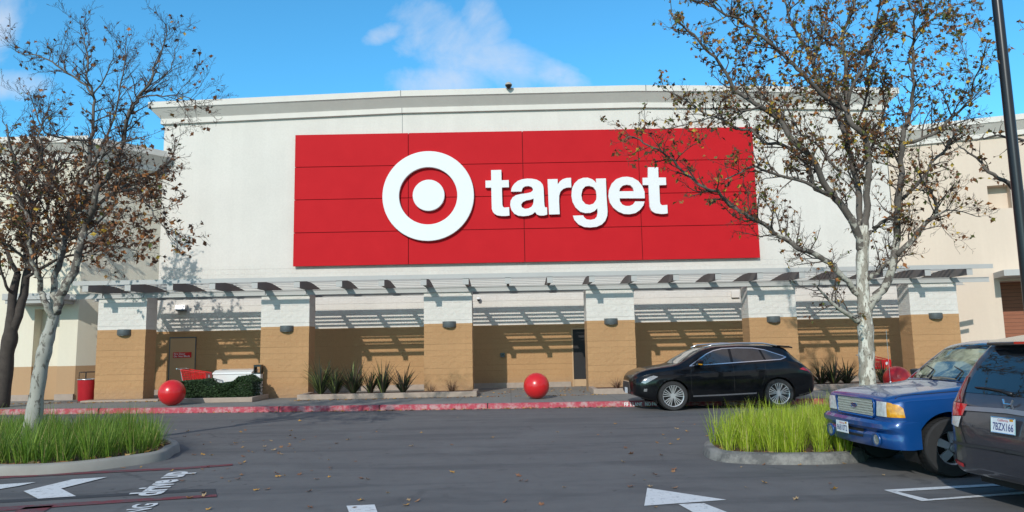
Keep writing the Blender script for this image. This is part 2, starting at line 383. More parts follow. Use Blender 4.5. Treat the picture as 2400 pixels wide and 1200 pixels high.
ground_text('drive_up_lettering', 'drive up', G(373, 1162), G(441, 1106), 1.65, .035, M['paint_w'], 1.0)
e_ = G(372, 1181); ground_text('parking_lettering', 'PARKING', Vector((e_.x+.25, e_.y-1.45, 0)), Vector((e_.x, e_.y, 0)), 1.4, .02, M['paint_w'], 1.0)
# FIRE LANE stencilled on the kerb face
mb = MB()
for s, p0, p1 in (('FIRE LANE', 1456, 1499), ('NO PARKING', 1506, 1556)):
    vs, fs = text2d(s, 1, .02); w_ = max(v[0] for v in vs); h_ = .66
    x0, x1 = G(p0, 950).x, G(p1, 950).x; q = []
    for v in vs:
        X = x0+(x1-x0)*v[0]/w_; zz = .02+v[1]/h_*.095; q.append((X, kerb_y(X)+.02*zz/.135-.004, zz))
    mb.add(q, fs)
tag(mb.build('kerb_lettering', simple('white_stencil_paint', (.78, .76, .74), .7, var=.1)), kind='structure')
# ------------------------------------------------------------ buildings
def holed_wall(mb, o, d, x0, x1, z0, z1f, holes, thick, mi=0, hole_mi=1):
    """front skin in direction d from o; z1f(u) gives the top; holes: (u0,u1,z0,z1,depth,mat)"""
    o = Vector(o); d = Vector(d).normalized(); nrm = Vector((d.y, -d.x, 0))     # towards the camera side
    us = sorted(set([x0, x1]+[h[0] for h in holes]+[h[1] for h in holes]+[x0+(x1-x0)*i/8 for i in range(9)]))
    zs = sorted(set([z0]+[h[2] for h in holes]+[h[3] for h in holes]))
    def pt(u, z, k=0): return o+d*u+Vector((0, 0, z))-nrm*k
    for i in range(len(us)-1):
        ua, ub = us[i], us[i+1]
        for j in range(len(zs)):
            za = zs[j]; zb = zs[j+1] if j+1 < len(zs) else None
            if zb is not None and any(h[0]-1e-6 <= ua and ub <= h[1]+1e-6 and h[2]-1e-6 <= za and zb <= h[3]+1e-6 for h in holes): continue
            ta, tb = (zb, zb) if zb is not None else (z1f(ua), z1f(ub))
            mb.add([pt(ua, za), pt(ub, za), pt(ub, tb), pt(ua, ta)], [(0, 1, 2, 3)], mi)
    for (u0, u1, a, b, dep, hm) in holes:
        A = [pt(u0, a), pt(u1, a), pt(u1, b), pt(u0, b)]; B = [pt(u0, a, dep), pt(u1, a, dep), pt(u1, b, dep), pt(u0, b, dep)]
        mb.add(A+B, [(4, 5, 6, 7)], hm); mb.add(A+B, [(0, 4, 7, 3), (1, 2, 6, 5), (3, 7, 6, 2), (0, 1, 5, 4)], mi)
    # back, ends and top
    bk = lambda u, z: pt(u, z, thick)
    mb.add([bk(x0, z0), bk(x1, z0), bk(x1, z1f(x1)), bk(x0, z1f(x0))], [(3, 2, 1, 0)], mi)
    mb.add([pt(x0, z0), bk(x0, z0), bk(x0, z1f(x0)), pt(x0, z1f(x0))], [(3, 2, 1, 0)], mi)
    mb.add([pt(x1, z0), bk(x1, z0), bk(x1, z1f(x1)), pt(x1, z1f(x1))], [(0, 1, 2, 3)], mi)
    for i in range(len(us)-1):
        a, b = us[i], us[i+1]; mb.add([pt(a, z1f(a)), pt(b, z1f(b)), bk(b, z1f(b)), bk(a, z1f(a))], [(0, 1, 2, 3)], mi)
def interp(tb):
    def f(x):
        if x <= tb[0][0]: return tb[0][1]
        for a, b in zip(tb[:-1], tb[1:]):
            if x <= b[0]: return a[1]+(b[1]-a[1])*(x-a[0])/(b[0]-a[0])
        return tb[-1][1]
    return f
YW = 27.7; XL, XR = -13.57, 15.1
topf = interp([((q.x), q.z) for q in (P(a, b, YW-.46) for a, b in ((345, 240), (640, 226), (943, 212), (1200, 205.8), (1510, 199), (1800, 201.5), (2102, 206)))])
def cornice(mb, o, d, xs_, tf, e0=0, e1=0, sc=1.0, mi=0):
    """projecting cornice: fascia, cove, lower band; d along the wall, top from tf(u)"""
    o = Vector(o); d = Vector(d).normalized(); nrm = Vector((d.y, -d.x, 0))
    prof = [(0, 0), (.46, 0), (.46, -.235), (.42, -.25), (.40, -.27), (.13, -.56), (.11, -.585), (.11, -.79), (.015, -.79), (.0, -.80)]
    prof = [(a*sc, b*sc) for a, b in prof]
    n_ = len(prof); vs = []
    for i, u in enumerate(xs_):
        for (a, b) in prof:
            uu_ = u-(a*e0 if i == 0 else 0)+(a*e1 if i == len(xs_)-1 else 0)
            vs.append(o+d*uu_+nrm*a+Vector((0, 0, tf(u)+b)))
    fs = []
    for i in range(len(xs_)-1):
        for k in range(n_-1): a = i*n_+k; fs.append((a, a+1, a+n_+1, a+n_)[::-1])
    fs.append(tuple(range(n_))); fs.append(tuple((len(xs_)-1)*n_+k for k in range(n_))[::-1])
    mb.add(vs, fs, mi)
def side_cornice(mb, x, sgn, y0, y1, zt, sc=1.0):
    prof = [(0, 0), (.46, 0), (.46, -.235), (.40, -.27), (.13, -.56), (.11, -.585), (.11, -.79), (0, -.80)]
    vs = [(x+sgn*a*sc, y0-a*sc, zt+b*sc) for a, b in prof]+[(x+sgn*a*sc, y1, zt+b*sc) for a, b in prof]; n_ = len(prof)
    fs = [(k, k+1, k+1+n_, k+n_) if sgn < 0 else (k, k+n_, k+1+n_, k+1) for k in range(n_-1)]
    mb.add(vs, fs)
store = thing('store_building', (0, YW, 0), 'big white and tan block store front with a moulded cornice, behind the pillars', 'building')
DX0 = P(1341, 850, YW).x; DX1 = DX0+1.0
mb = MB(); hf = lambda u: topf(u)-.3
holed_wall(mb, (0, YW, 0), (1, 0, 0), XL, XR, 0.1, hf, [(DX0, DX1, .15, P(1345, 769, YW).z, .12, 1)], .5, 0)
# returns and roof deck so the block has depth
mb.add([(XL, YW+.5, 0), (XL, YW+26, 0), (XL, YW+26, 10.9), (XL, YW+.5, 10.9)], [(3, 2, 1, 0)], 0)
mb.add([(XR, YW+.5, 0), (XR, YW+26, 0), (XR, YW+26, 10.9), (XR, YW+.5, 10.9)], [(0, 1, 2, 3)], 0)
mb.add([(XL, YW+.5, 10.6), (XR, YW+.5, 10.6), (XR, YW+26, 10.6), (XL, YW+26, 10.6)], [(0, 1, 2, 3)], 0)
mb.build('wall', [M['wall'], M['dark']], store, world=True)
mb = MB(); cornice(mb, (0, YW-.004, 0), (1, 0, 0), [XL, -11, -9, -6.5, -4.1, -2, 0, 2.5, 5.1, 7.5, 10, 12.5, XR], topf, 1, 1)
side_cornice(mb, XL-.004, -1, YW-.004, YW+26, topf(XL)); side_cornice(mb, XR+.004, 1, YW-.004, YW+26, topf(XR))
mb.build('cornice', M['stucco'], store, world=True)
mb = MB(); mb.box(XL, DX0-.07, YW-.05, YW-.002, .1, .34); mb.box(DX1+.05, XR, YW-.05, YW-.002, .1, .34)
mb.build('base_course', M['base'], store, world=True)
mb = MB()
for px in (943, 1510):      # control joints down from the parapet
    mb = MB(); X = P(px, 250, YW).x; zt = topf(X); mb.box(X-.012, X+.012, YW-.475, YW-.40, zt-.235, zt+.002); mb.box(X-.01, X+.01, YW-.118, YW-.1, zt-.79, zt-.58); mb.box(X-.01, X+.01, YW-.004, YW+.01, zt-2.2, zt-.8)
    mb.build('control_joint', M['sconce'], store, world=True)
dz = P(1345, 769, YW).z
mb = MB(); mb.box(DX0-.0, DX0+.05, YW-.03, YW+.06, .15, dz-.05); mb.box(DX0, DX1, YW-.03, YW+.06, dz-.05, dz); mb.box(DX1-.05, DX1, YW-.03, YW+.06, .15, dz-.05)
dr = mb.build('door', simple('tan_painted_steel', (.46, .30, .17), .6, var=.08), store, world=True)
mb = MB(); mb.box(DX0+.051, DX1-.051, YW+.0, YW+.05, .155, .42); dp = mb.build('kick_panel', dr.data.materials[0], dr)
mb = MB(); mb.box(DX0+.051, DX1-.051, YW+.01, YW+.04, .421, dz-.051); mb.build('door_opening', M['dark'], dr)
dp.matrix_parent_inverse = Matrix(); dr['label'] = 'tan framed doorway standing dark and open beside a pillar'
# flush fire door
FX0 = P(396, 850, YW).x; FX1 = FX0+1.02; fz = P(396, 793, YW).z
mb = MB(); t_ = .03
mb.box(FX0, FX0+t_, YW-.03, YW-.001, .15, fz); mb.box(FX1-t_, FX1, YW-.03, YW-.001, .15, fz); mb.box(FX0, FX1, YW-.032, YW-.001, fz, fz+.04)
fd = mb.build('fire_door', M['sconce'], store, world=True)
mb = MB(); mb.box(FX0+t_, FX1-t_, YW-.02, YW-.001, .17, fz-.01); mb.build('door_leaf', simple('tan_door_paint', (.50, .31, .16), .55, var=.06), fd)
mb = MB(); a = P(407, 826, YW); b = P(449, 838, YW); mb.box(a.x, b.x, YW-.045, YW-.02, b.z, a.z)
fs_ = tag(mb.build('fire_door_sign', M['red_pl']), 'small red notice fixed on the tan fire door, two lines of white lettering', 'sign')
mb = MB()
for s, k in (('Fire Door', .56), ('Do Not Block', .12)):
    vs, fc = text2d(s, 1, .02); hh = (a.z-b.z)*.36; w_ = max(v[0] for v in vs); ww = (b.x-a.x)*(.62 if k > .3 else .90)
    mb.add([(a.x+.03+v[0]/w_*ww, YW-.048, b.z+(a.z-b.z)*k+v[1]/.75*hh) for v in vs], fc)
mb.build('lettering', M['paint_w'], fs_)
# left wing
LA = Vector((-15.3, 25.57, 0)); LB = Vector((XL, YW-.02, 0))
wl = thing('store_wing', (-20, 25, 0), 'lower cream wing with a brown base left of the main store front', 'building')
zL = (P(190, 324, 25.1).z+P(392, 348, 27.3).z)/2; print('zL', P(190, 324, 25.1).z, P(392, 348, 27.3).z); nx0, nx1 = -16.85, -15.95; mb = MB()
holed_wall(mb, (0, LA.y, 0), (1, 0, 0), -60, LA.x, .1, lambda u: zL-.2, [(nx0, nx1, .15, 3.35, .55, 1)], .4)
dl = (LB-LA); holed_wall(mb, LA, dl, 0, dl.length+.35, .1, lambda u: zL-.2, [], .4)
mb.build('wall', [M['wing_l'], M['planks']], wl, world=True)
mb = MB(); cornice(mb, (0, LA.y-.004, 0), (1, 0, 0), [-60, LA.x], lambda u: zL, 0, .6)
cornice(mb, LA+Vector((.003, -.003, 0)), dl, [0, dl.length-.05], lambda u: zL, -.6, .0); mb.build('cornice', M['stucco'], wl, world=True)
mb = MB(); mb.box(-60, nx0, LA.y-.07, LA.y-.002, .1, .36); mb.box(nx1, LA.x, LA.y-.07, LA.y-.002, .1, .36)
mb.build('base_course', M['base'], wl, world=True)
mb = MB(); mb.box(nx0-.5, LA.x-.1, LA.y-1.0, LA.y-.003, 3.62, 3.84); mb.box(nx0-.42, LA.x-.18, LA.y-.95, LA.y-.003, 3.5, 3.62)
mb.build('entry_canopy', M['steel'], wl, world=True, bevel=.01)
# right wing
ra = R(-20); RD = Vector((math.cos(ra), math.sin(ra), 0)); RO = Vector((XR, YW-.02, 0))
wr = thing('store_wing', (22, 26, 0), 'lower cream wing with a small square niche right of the main store front', 'building')
def on_right(px, py, back=0):
    d_ = ray(px, py); nr = Vector((RD.y, -RD.x, 0)); t_ = (RO-CAM).dot(nr)/d_.dot(nr); q = CAM+d_*t_; return (q-RO).dot(RD), q.z
u0, z1_ = on_right(2313, 436); u1, z0_ = on_right(2373, 487); w0, wz = on_right(2343, 659); w1, _ = on_right(2420, 659)
mb = MB(); zR = (P(2100, 300, 27.3).z+P(2400, 269, 25.9).z)/2; print('zR', P(2100, 300, 27.3).z, P(2400, 269, 25.9).z)
holed_wall(mb, RO, RD, .02, 40, .1, lambda u: zR-.2, [(u0, u1, z0_, z1_, .45, 0), (w0, w1+.4, .15, wz, .9, 1)], 1.2)
mb.build('wall', [M['wing_r'], M['planks']], wr, world=True)
mb = MB(); cornice(mb, RO, RD, [.02, 40], lambda u: zR, 0, 0, .9); mb.build('cornice', M['stucco'], wr, world=True)
mb = MB(); cu0, cz0 = on_right(2336, 650); nr = Vector((RD.y, -RD.x, 0)); o_ = RO+RD*(cu0-.1)
pts = [o_+nr*.004, o_+nr*1.3, o_+RD*4+nr*1.3, o_+RD*4+nr*.004]
mb.prism([p+Vector((0, 0, cz0-.05)) for p in pts], (0, 0, .22)); mb.build('entry_canopy', M['steel'], wr, world=True, bevel=.01)
# ------------------------------------------------------------ pillars
YP = 24.5; PD = .75; PW = .82
pc = [-13.17+5.54*i for i in range(6)]
names6 = ['leftmost', 'second from left', 'third from left', 'fourth from left', 'fifth from left', 'rightmost']
extra = ['beside the red bin', 'beside the white chest', 'at the end of the flax bed', 'beside the dark open doorway', 'behind the black car', 'behind the blue truck']
def make_pillar():
    r = thing('pillar', (0, 0, 0), 'x', 'pillar', 'white topped tan block pillars carrying the trellis')
    mb = MB(); nx, nz = 12, 34; h = 3.62
    # gently uneven split faces: real relief on the block edges
    def ring(z, k):
        pts = []; rnd = random.Random(k); e = lambda: rnd.uniform(-.004, .004)
        for (x0, y0, x1, y1, n_) in ((-PW, 0, PW, 0, nx), (PW, 0, PW, PD, 5), (PW, PD, -PW, PD, nx), (-PW, PD, -PW, 0, 5)):
            for i in range(n_): t = i/n_; pts.append((x0+(x1-x0)*t+e(), y0+(y1-y0)*t+e(), z))
        return pts
    rings = [ring(.12+(h-.12)*j/nz, j) for j in range(nz+1)]; m_ = len(rings[0]); vs = [p for q in rings for p in q]
    fs = [(j*m_+i, j*m_+(i+1) % m_, (j+1)*m_+(i+1) % m_, (j+1)*m_+i) for j in range(nz) for i in range(m_)]+[tuple(nz*m_+i for i in range(m_))]
    mb.add(vs, fs); mb.build('shaft', M['pillar'], r)
    return r
p0 = make_pillar()
for i, X in enumerate(pc):
    o = p0 if i == 0 else copy_tree(p0); o.location = (X, YP, 0)
    o['label'] = f'{names6[i]} block pillar, white over tan, {extra[i]}'
# sconces
def make_sconce():
    r = thing('wall_light', (0, 0, 0), 'x', 'light', 'charcoal wall lights on the pillars')
    mb = MB(); mb.lathe([(.0, .20), (.20, .20), (.225, .185), (.23, .04), (.21, .0), (.0, 0)], n=20, a0=math.pi, a1=2*math.pi)
    mb.v = [(x, y*.85, z) for x, y, z in mb.v]; mb.add([(-.23, 0, 0), (.23, 0, 0), (.23, 0, .2), (-.23, 0, .2)], [(0, 1, 2, 3)]); mb.build('housing', M['sconce'], r, smooth=True, angle=35)
    mb = MB(); mb.lathe([(0, .012), (.17, .012), (.17, -.01), (0, -.012)], n=16, a0=math.pi, a1=2*math.pi); mb.build('lens', simple('frosted_lens', (.3, .3, .28), .4), r, smooth=True, angle=35)
    return r
s0 = make_sconce()
spx = [(291, 786), (672, 777), (1053, 767), (1432, 760), (1813, 755), (2193, 747)]
for i, (px, py) in enumerate(spx):
    o = s0 if i == 0 else copy_tree(s0); q = P(px, py, YP); o.location = (q.x, YP-.003, q.z)
    o['label'] = f'curved charcoal wall light on the {names6[i]} block pillar'
# ------------------------------------------------------------ trellis
tr = thing('steel_trellis', (0, 24.5, 0), 'long grey steel sunshade trellis of curved fins and slats above the pillars', 'trellis')
FT = [(23.4, 4.05), (24.2, 4.05), (24.9, 4.055), (25.3, 4.02), (25.6, 3.985), (26.0, 3.94), (26.3, 3.90), (26.6, 3.86)]
fx = [-13.82+1.3795*i for i in range(22)]
for X in fx:
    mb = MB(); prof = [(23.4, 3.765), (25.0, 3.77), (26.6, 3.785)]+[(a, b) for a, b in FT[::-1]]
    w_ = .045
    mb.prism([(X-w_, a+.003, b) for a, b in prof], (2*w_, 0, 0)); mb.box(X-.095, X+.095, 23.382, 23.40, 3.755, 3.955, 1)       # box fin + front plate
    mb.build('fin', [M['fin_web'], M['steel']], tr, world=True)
ftf = interp(FT)
for k in range(9):
    y = 24.07+.30*k; z = ftf(y); mb = MB(); mb.box(fx[0]-.05, fx[-1]+.05, y-.05, y+.05, z+.002, z+.030)
    mb.build('slat', M['steel_d'], tr, world=True)
xa, xb = P(168, 660, 23.3).x, P(2330, 624, 23.3).x
mb = MB(); mb.box(xa, xb, 23.355, 23.380, 3.958, 4.10); mb.build('fascia', M['steel'], tr, world=True)
xa, xb = P(148, 700, 24.1).x, P(2335, 656, 24.1).x
def channel(mb, xa, xb, y, z0, z1, dp):
    mb.box(xa, xb, y, y+.02, z0+.02, z1-.02); mb.box(xa, xb, y-dp, y+.02, z1-.02, z1); mb.box(xa, xb, y-dp, y+.02, z0, z0+.02)
mb = MB(); channel(mb, xa, xb, 24.46, 3.595, 3.765, .025); mb.build('beam', M['steel'], tr, world=True)
mb = MB(); channel(mb, xa+.3, xb-.3, 25.42, 3.57, 3.75, .09); mb.build('beam', M['steel'], tr, world=True)
mb = MB(); mb.box(fx[0]-.05, fx[-1]+.05, 26.56, 26.62, 3.70, 3.84); mb.build('rear_purlin', M['steel'], tr, world=True)
for X in pc:
    for s in (-.7, .7): MB().box(X+s-.02, X+s+.02, 24.425, 24.458, 3.616, 3.744).build('stiffener', M['steel'], tr, world=True)
# ------------------------------------------------------------ store sign
YS = 27.52
c0 = P(694, 318, YS); c1 = P(1762, 296, YS); c2 = P(1782, 604, YS); c3 = P(685, 624, YS)
sx0 = (c0.x+c3.x)/2; sx1 = (c1.x+c2.x)/2; sz1 = (c0.z+c1.z)/2; sz0 = (c2.z+c3.z)/2
sg = thing('store_sign', (0, YS, sz0), 'huge red panel sign with white ring, dot and lettering on the store front', 'sign')
mb = MB(); cx = [sx0, P(957, 460, YS).x, P(1227, 455, YS).x, P(1500, 450, YS).x, sx1]; rows = [sz0+(sz1-sz0)*i/4 for i in range(5)]; g_ = .013
for i in range(4):
    for j in range(4): mb.box(cx[i]+(g_ if i else 0), cx[i+1]-(g_ if i < 3 else 0), YS, YS+.06, rows[j]+(g_ if j else 0), rows[j+1]-(g_ if j < 3 else 0))
mb.build('panel', M['sign'], sg, world=True)
mb = MB(); mb.box(sx0+.02, sx1-.02, YS+.062, YW-.002, sz0+.02, sz1-.02); mb.build('backing', simple('dark_red_backing', (.22, .01, .012), .7), sg, world=True)
YF = YS-.16
rc = P(1003.5, 458.5, YF); mb = MB()
mb.lathe([(1.13, YF+.13), (1.13, YF+.015), (1.145, YF), (1.765, YF), (1.78, YF+.015), (1.78, YF+.13), (1.13, YF+.13)], c=(rc.x, 0, rc.z), axis='y', n=96)
mb.build('ring', M['white_pl'], sg, world=True, smooth=True, angle=30)
dc = P(1004.5, 457.5, YF); mb = MB(); mb.lathe([(0, YF), (.605, YF), (.62, YF+.015), (.62, YF+.13), (0, YF+.13)], c=(dc.x, 0, dc.z), axis='y', n=64)
mb.build('dot', M['white_pl'], sg, world=True, smooth=True, angle=30)
A1 = (1120, 380); A2 = (1340, 380)
GL = [(A1, [(232,140),(412,136),(416,318),(543,314),(547,440),(422,445),(426,600),(430,740),(438,780),(465,800),(550,790),(556,938),(490,946),(420,946),(340,935),(290,905),(262,870),(245,820),(240,640),(236,448),(135,448),(133,325),(235,322)], None),
 (A1, [(583,518),(588,475),(605,430),(640,380),(700,330),(780,300),(870,288),(960,292),(1040,310),(1100,345),(1140,395),(1155,450),(1160,560),(1166,700),(1172,770),(1185,795),(1215,795),(1220,920),(1160,938),(1090,938),(1040,920),(1005,875),(960,915),(890,940),(800,950),(710,940),(640,905),(590,840),(568,760),(575,680),(610,620),(670,580),(750,560),(850,548),(930,530),(965,500),(968,470),(945,435),(890,418),(830,425),(790,450),(775,490),(765,516)], [(980,640),(930,658),(850,672),(790,700),(760,745),(775,795),(830,820),(890,812),(940,785),(970,740),(978,690)]),
 (A1, [(1225,300),(1400,296),(1405,390),(1440,340),(1490,300),(1560,278),(1638,275),(1643,445),(1570,445),(1500,470),(1450,520),(1430,590),(1428,700),(1438,915),(1252,920)], None),
 (A2, [(600,285),(612,600),(630,860),(625,940),(590,1030),(530,1095),(440,1135),(330,1148),(220,1140),(120,1095),(50,1020),(20,940),(200,935),(220,970),(260,1005),(330,1015),(400,1000),(440,960),(455,890),(450,810),(400,860),(330,890),(240,895),(150,870),(70,800),(15,700),(-5,590),(5,460),(50,370),(120,305),(200,275),(280,272),(360,300),(400,330),(432,370),(425,290)], [(305,415),(240,425),(190,480),(168,580),(185,670),(240,735),(310,752),(380,730),(430,660),(438,590),(425,500),(380,440)]),
 (A2, [(1285,635),(840,635),(850,690),(890,745),(950,770),(1020,770),(1080,740),(1115,690),(1280,690),(1260,760),(1200,840),(1120,895),(1020,915),(920,910),(820,870),(730,800),(670,710),(645,600),(655,490),(700,380),(780,300),(880,262),(970,255),(1070,272),(1170,330),(1240,420),(1280,520)], [(835,512),(850,460),(900,410),(965,395),(1030,405),(1075,450),(1093,510)]),
 (A2, [(1340,90),(1520,90),(1526,270),(1655,270),(1662,400),(1538,405),(1545,560),(1550,690),(1560,735),(1590,758),(1680,750),(1688,900),(1620,910),(1560,910),(1470,895),(1425,870),(1400,850),(1370,780),(1360,600),(1350,402),(1250,402),(1245,275),(1340,272)], None)]
def glyph(org, outer, hole, th):
    def mp(q): return P(org[0]+q[0]/7.5, org[1]+q[1]/7.5, YF)
    loops = [[mp(q) for q in outer]]+([[mp(q) for q in hole]] if hole else [])
    allp = [p for l in loops for p in l]; tr_ = geometry.tessellate_polygon([[Vector((p.x, p.z, 0)) for p in l] for l in loops]); n_ = len(allp)
    mb = MB(); vs = allp+[p+Vector((0, th, 0)) for p in allp]; fs = []
    for t in tr_:
        t = tuple(t)
        if (allp[t[1]]-allp[t[0]]).cross(allp[t[2]]-allp[t[0]]).y > 0: t = t[::-1]
        fs.append(t); fs.append(tuple(i+n_ for i in t[::-1]))
    b = 0
    for li, l in enumerate(loops):
        k = len(l); ar = sum(l[i].x*l[(i+1) % k].z-l[(i+1) % k].x*l[i].z for i in range(k))
        for i in range(k):
            j = (i+1) % k; f = (b+i, b+j, b+j+n_, b+i+n_)
            fs.append(f[::-1] if (ar > 0) != (li > 0) else f)
        b += k
    mb.add(vs, fs); return mb
for g in GL: glyph(g[0], g[1], g[2], .13).build('letter', M['white_pl'], sg, world=True)
# ------------------------------------------------------------ small wall fittings
q = P(1192, 203, YW-.45)
fl = thing('roof_floodlight', (q.x, YW-.2, topf(0)), 'small round floodlight peeking over the middle of the parapet', 'light')
mb = MB(); mb.lathe([(0, .13), (.05, .125), (.10, .09), (.135, .04), (.145, 0), (.12, -.005)], c=(q.x, YW-.62, q.z-.01), n=20); mb.build('hood', simple('tan_hood', (.42, .37, .31), .5), fl, smooth=True, world=True)
mb = MB(); mb.lathe([(.135, 0), (.12, -.05), (.05, -.13), (0, -.15)], c=(q.x, YW-.62, q.z-.012), n=20); mb.build('lens', M['black'], fl, smooth=True, world=True)
mb = MB(); mb.tube([(q.x, YW-.6, q.z+.02), (q.x, YW-.3, q.z+.03), (q.x, YW-.1, topf(0)-.05)], .025); mb.build('arm', M['sconce'], fl, world=True)
q = P(428, 722, YW)
wl_ = thing('wall_light', (q.x, YW, q.z), 'silver angled wall light above the fire door', 'light')
mb = MB(); mb.prism([(q.x-.17, YW-.003, q.z+.13), (q.x-.17, YW-.22, q.z+.10), (q.x-.17, YW-.28, q.z-.08), (q.x-.17, YW-.003, q.z-.10)], (.36, 0, 0)); mb.build('housing', M['silver'], wl_, world=True)
mb = MB(); mb.box(q.x-.15, q.x+.17, YW-.24, YW-.01, q.z-.13, q.z-.095); mb.build('lens', M['sconce'], wl_, world=True)
q = P(1122, 702, YW)
sc_ = thing('security_camera', (q.x, YW, q.z), 'tiny dome security camera on the white wall right of the third pillar', 'camera')
mb = MB(); mb.lathe([(0, .07), (.06, .07), (.075, .03), (.075, 0)], c=(q.x, YW-.14, q.z), n=16); mb.box(q.x-.03, q.x+.03, YW-.14, YW-.003, q.z+.0, q.z+.05); mb.build('mount', M['white_pl'], sc_, world=True)
mb = MB(); mb.lathe([(.068, 0), (.055, -.05), (0, -.075)], c=(q.x, YW-.14, q.z-.002), n=16); mb.build('dome', M['black'], sc_, smooth=True, world=True)
q = P(1178, 832, YW)
kp = thing('door_buzzer', (q.x, YW, q.z), 'small square dark buzzer box on the tan wall left of the open doorway', 'buzzer')
mb = MB(); mb.box(q.x-.085, q.x+.085, YW-.07, YW-.003, q.z-.085, q.z+.085); mb.build('box', M['sconce'], kp, world=True, bevel=.01)
mb = MB(); mb.box(q.x-.05, q.x+.05, YW-.078, YW-.071, q.z-.03, q.z+.05); mb.build('button_plate', M['black'], kp, world=True)
q = P(1722, 690, YW)
tag(MB().box(q.x-.15, q.x+.15, YW-.1, YW-.003, q.z-.13, q.z+.13).build('junction_box', M['stucco'], bevel=.01), 'white square junction box on the wall left of the fifth pillar', 'junction box')
# ------------------------------------------------------------ planting beds
def bed(name, loops, h, label, z0=.15, mat='planter', wdt=.16):
    """raised kerb ring: rectangle x0,x1,y0,y1"""
    x0, x1, y0, y1 = loops; r = thing(name, ((x0+x1)/2, y0, z0), label, 'planter')
    mb = MB(); mb.box(x0, x1, y0, y0+wdt, z0+.001, z0+h); mb.box(x0, x0+wdt, y0+wdt, y1, z0+.001, z0+h); mb.box(x1-wdt, x1, y0+wdt, y1, z0+.001, z0+h)
    mb.build('kerb', M[mat], r, world=True, bevel=.015)
    mb = MB(); mb.box(x0+wdt, x1-wdt, y0+wdt, y1, z0+.001, z0+h-.04); mb.build('soil', M['soil'], r, world=True); return r
bed('planter_bed', (-10.35, -8.06, 22.75, 24.3), .15, 'low concrete planter bed holding the clipped dark hedge')
bed('planter_bed', (-6.79, -1.08, 23.15, 24.49), .17, 'long low concrete planter bed with a row of flax plants', mat='planter')
bed('planter_bed', (2.62, 16.2, 23.0, 24.49), .18, 'concrete planter bed running behind the parked black car')
tag(MB().box(-14.15, -11.6, 24.0, 24.47, .151, .21).build('concrete_step', M['planter'], bevel=.01), 'thin concrete slab at the foot of the leftmost block pillar', 'slab')
# ------------------------------------------------------------ red balls
def make_ball():
    mb = MB(); n = 48; r = .385
    mb.lathe([(r*math.sin(math.pi*i/28), -r*math.cos(math.pi*i/28)) for i in range(29)], n=n)
    b = mb.build('ball_bollard', M['ball'], smooth=True); tag(b, 'x', 'bollard', 'big red ball bollards on the sidewalk'); return b
b0 = make_ball(); balls = [((400, 921), 951, 'red ball bollard in front of the leftmost pillar, by the hedge'), ((1258, 905), 935, 'red ball bollard alone in front of the open doorway'), ((2108, 890), 920, 'red ball bollard half hidden behind the blue truck hood')]
for i, ((px, py), pb, lb) in enumerate(balls):
    o = b0 if i == 0 else copy_tree(b0); q = G(px, pb, .15); o.location = (q.x, q.y+.05, .15+.383); o.rotation_euler = (.3*i, .5*i, i*1.1); o['label'] = lb
# ------------------------------------------------------------ litter bin with lid rail
bx = G(204, 940, .15)
tb = thing('trash_bin', (bx.x, bx.y, .15), 'red round trash bin with a black wire frame left of the leftmost pillar', 'bin')
mb = MB(); mb.lathe([(.0, .01), (.27, .01), (.28, .03), (.315, .70), (.32, .72), (.30, .72), (.28, .66), (0, .66)], n=28); mb.build('drum', simple('worn_red_paint', (.42, .012, .02), .4, var=.25, sc=5), tb, smooth=True, angle=40)
mb = MB(); mb.lathe([(.315, .715), (.335, .72), (.335, .745), (.315, .75), (.29, .745), (.29, .72)], n=28); mb.build('rim', M['silver'], tb, smooth=True)
mb = MB()
for a in (0.15, 1.2, 2.4, 3.6, 5.0): mb.tube([(.27*math.cos(a), .27*math.sin(a), .74), (.27*math.cos(a), .27*math.sin(a), .97)], .011)
mb.tube([(.27*math.cos(a/16*math.tau), .27*math.sin(a/16*math.tau), .975) for a in range(17)], .014); mb.build('wire_frame', M['black'], tb)
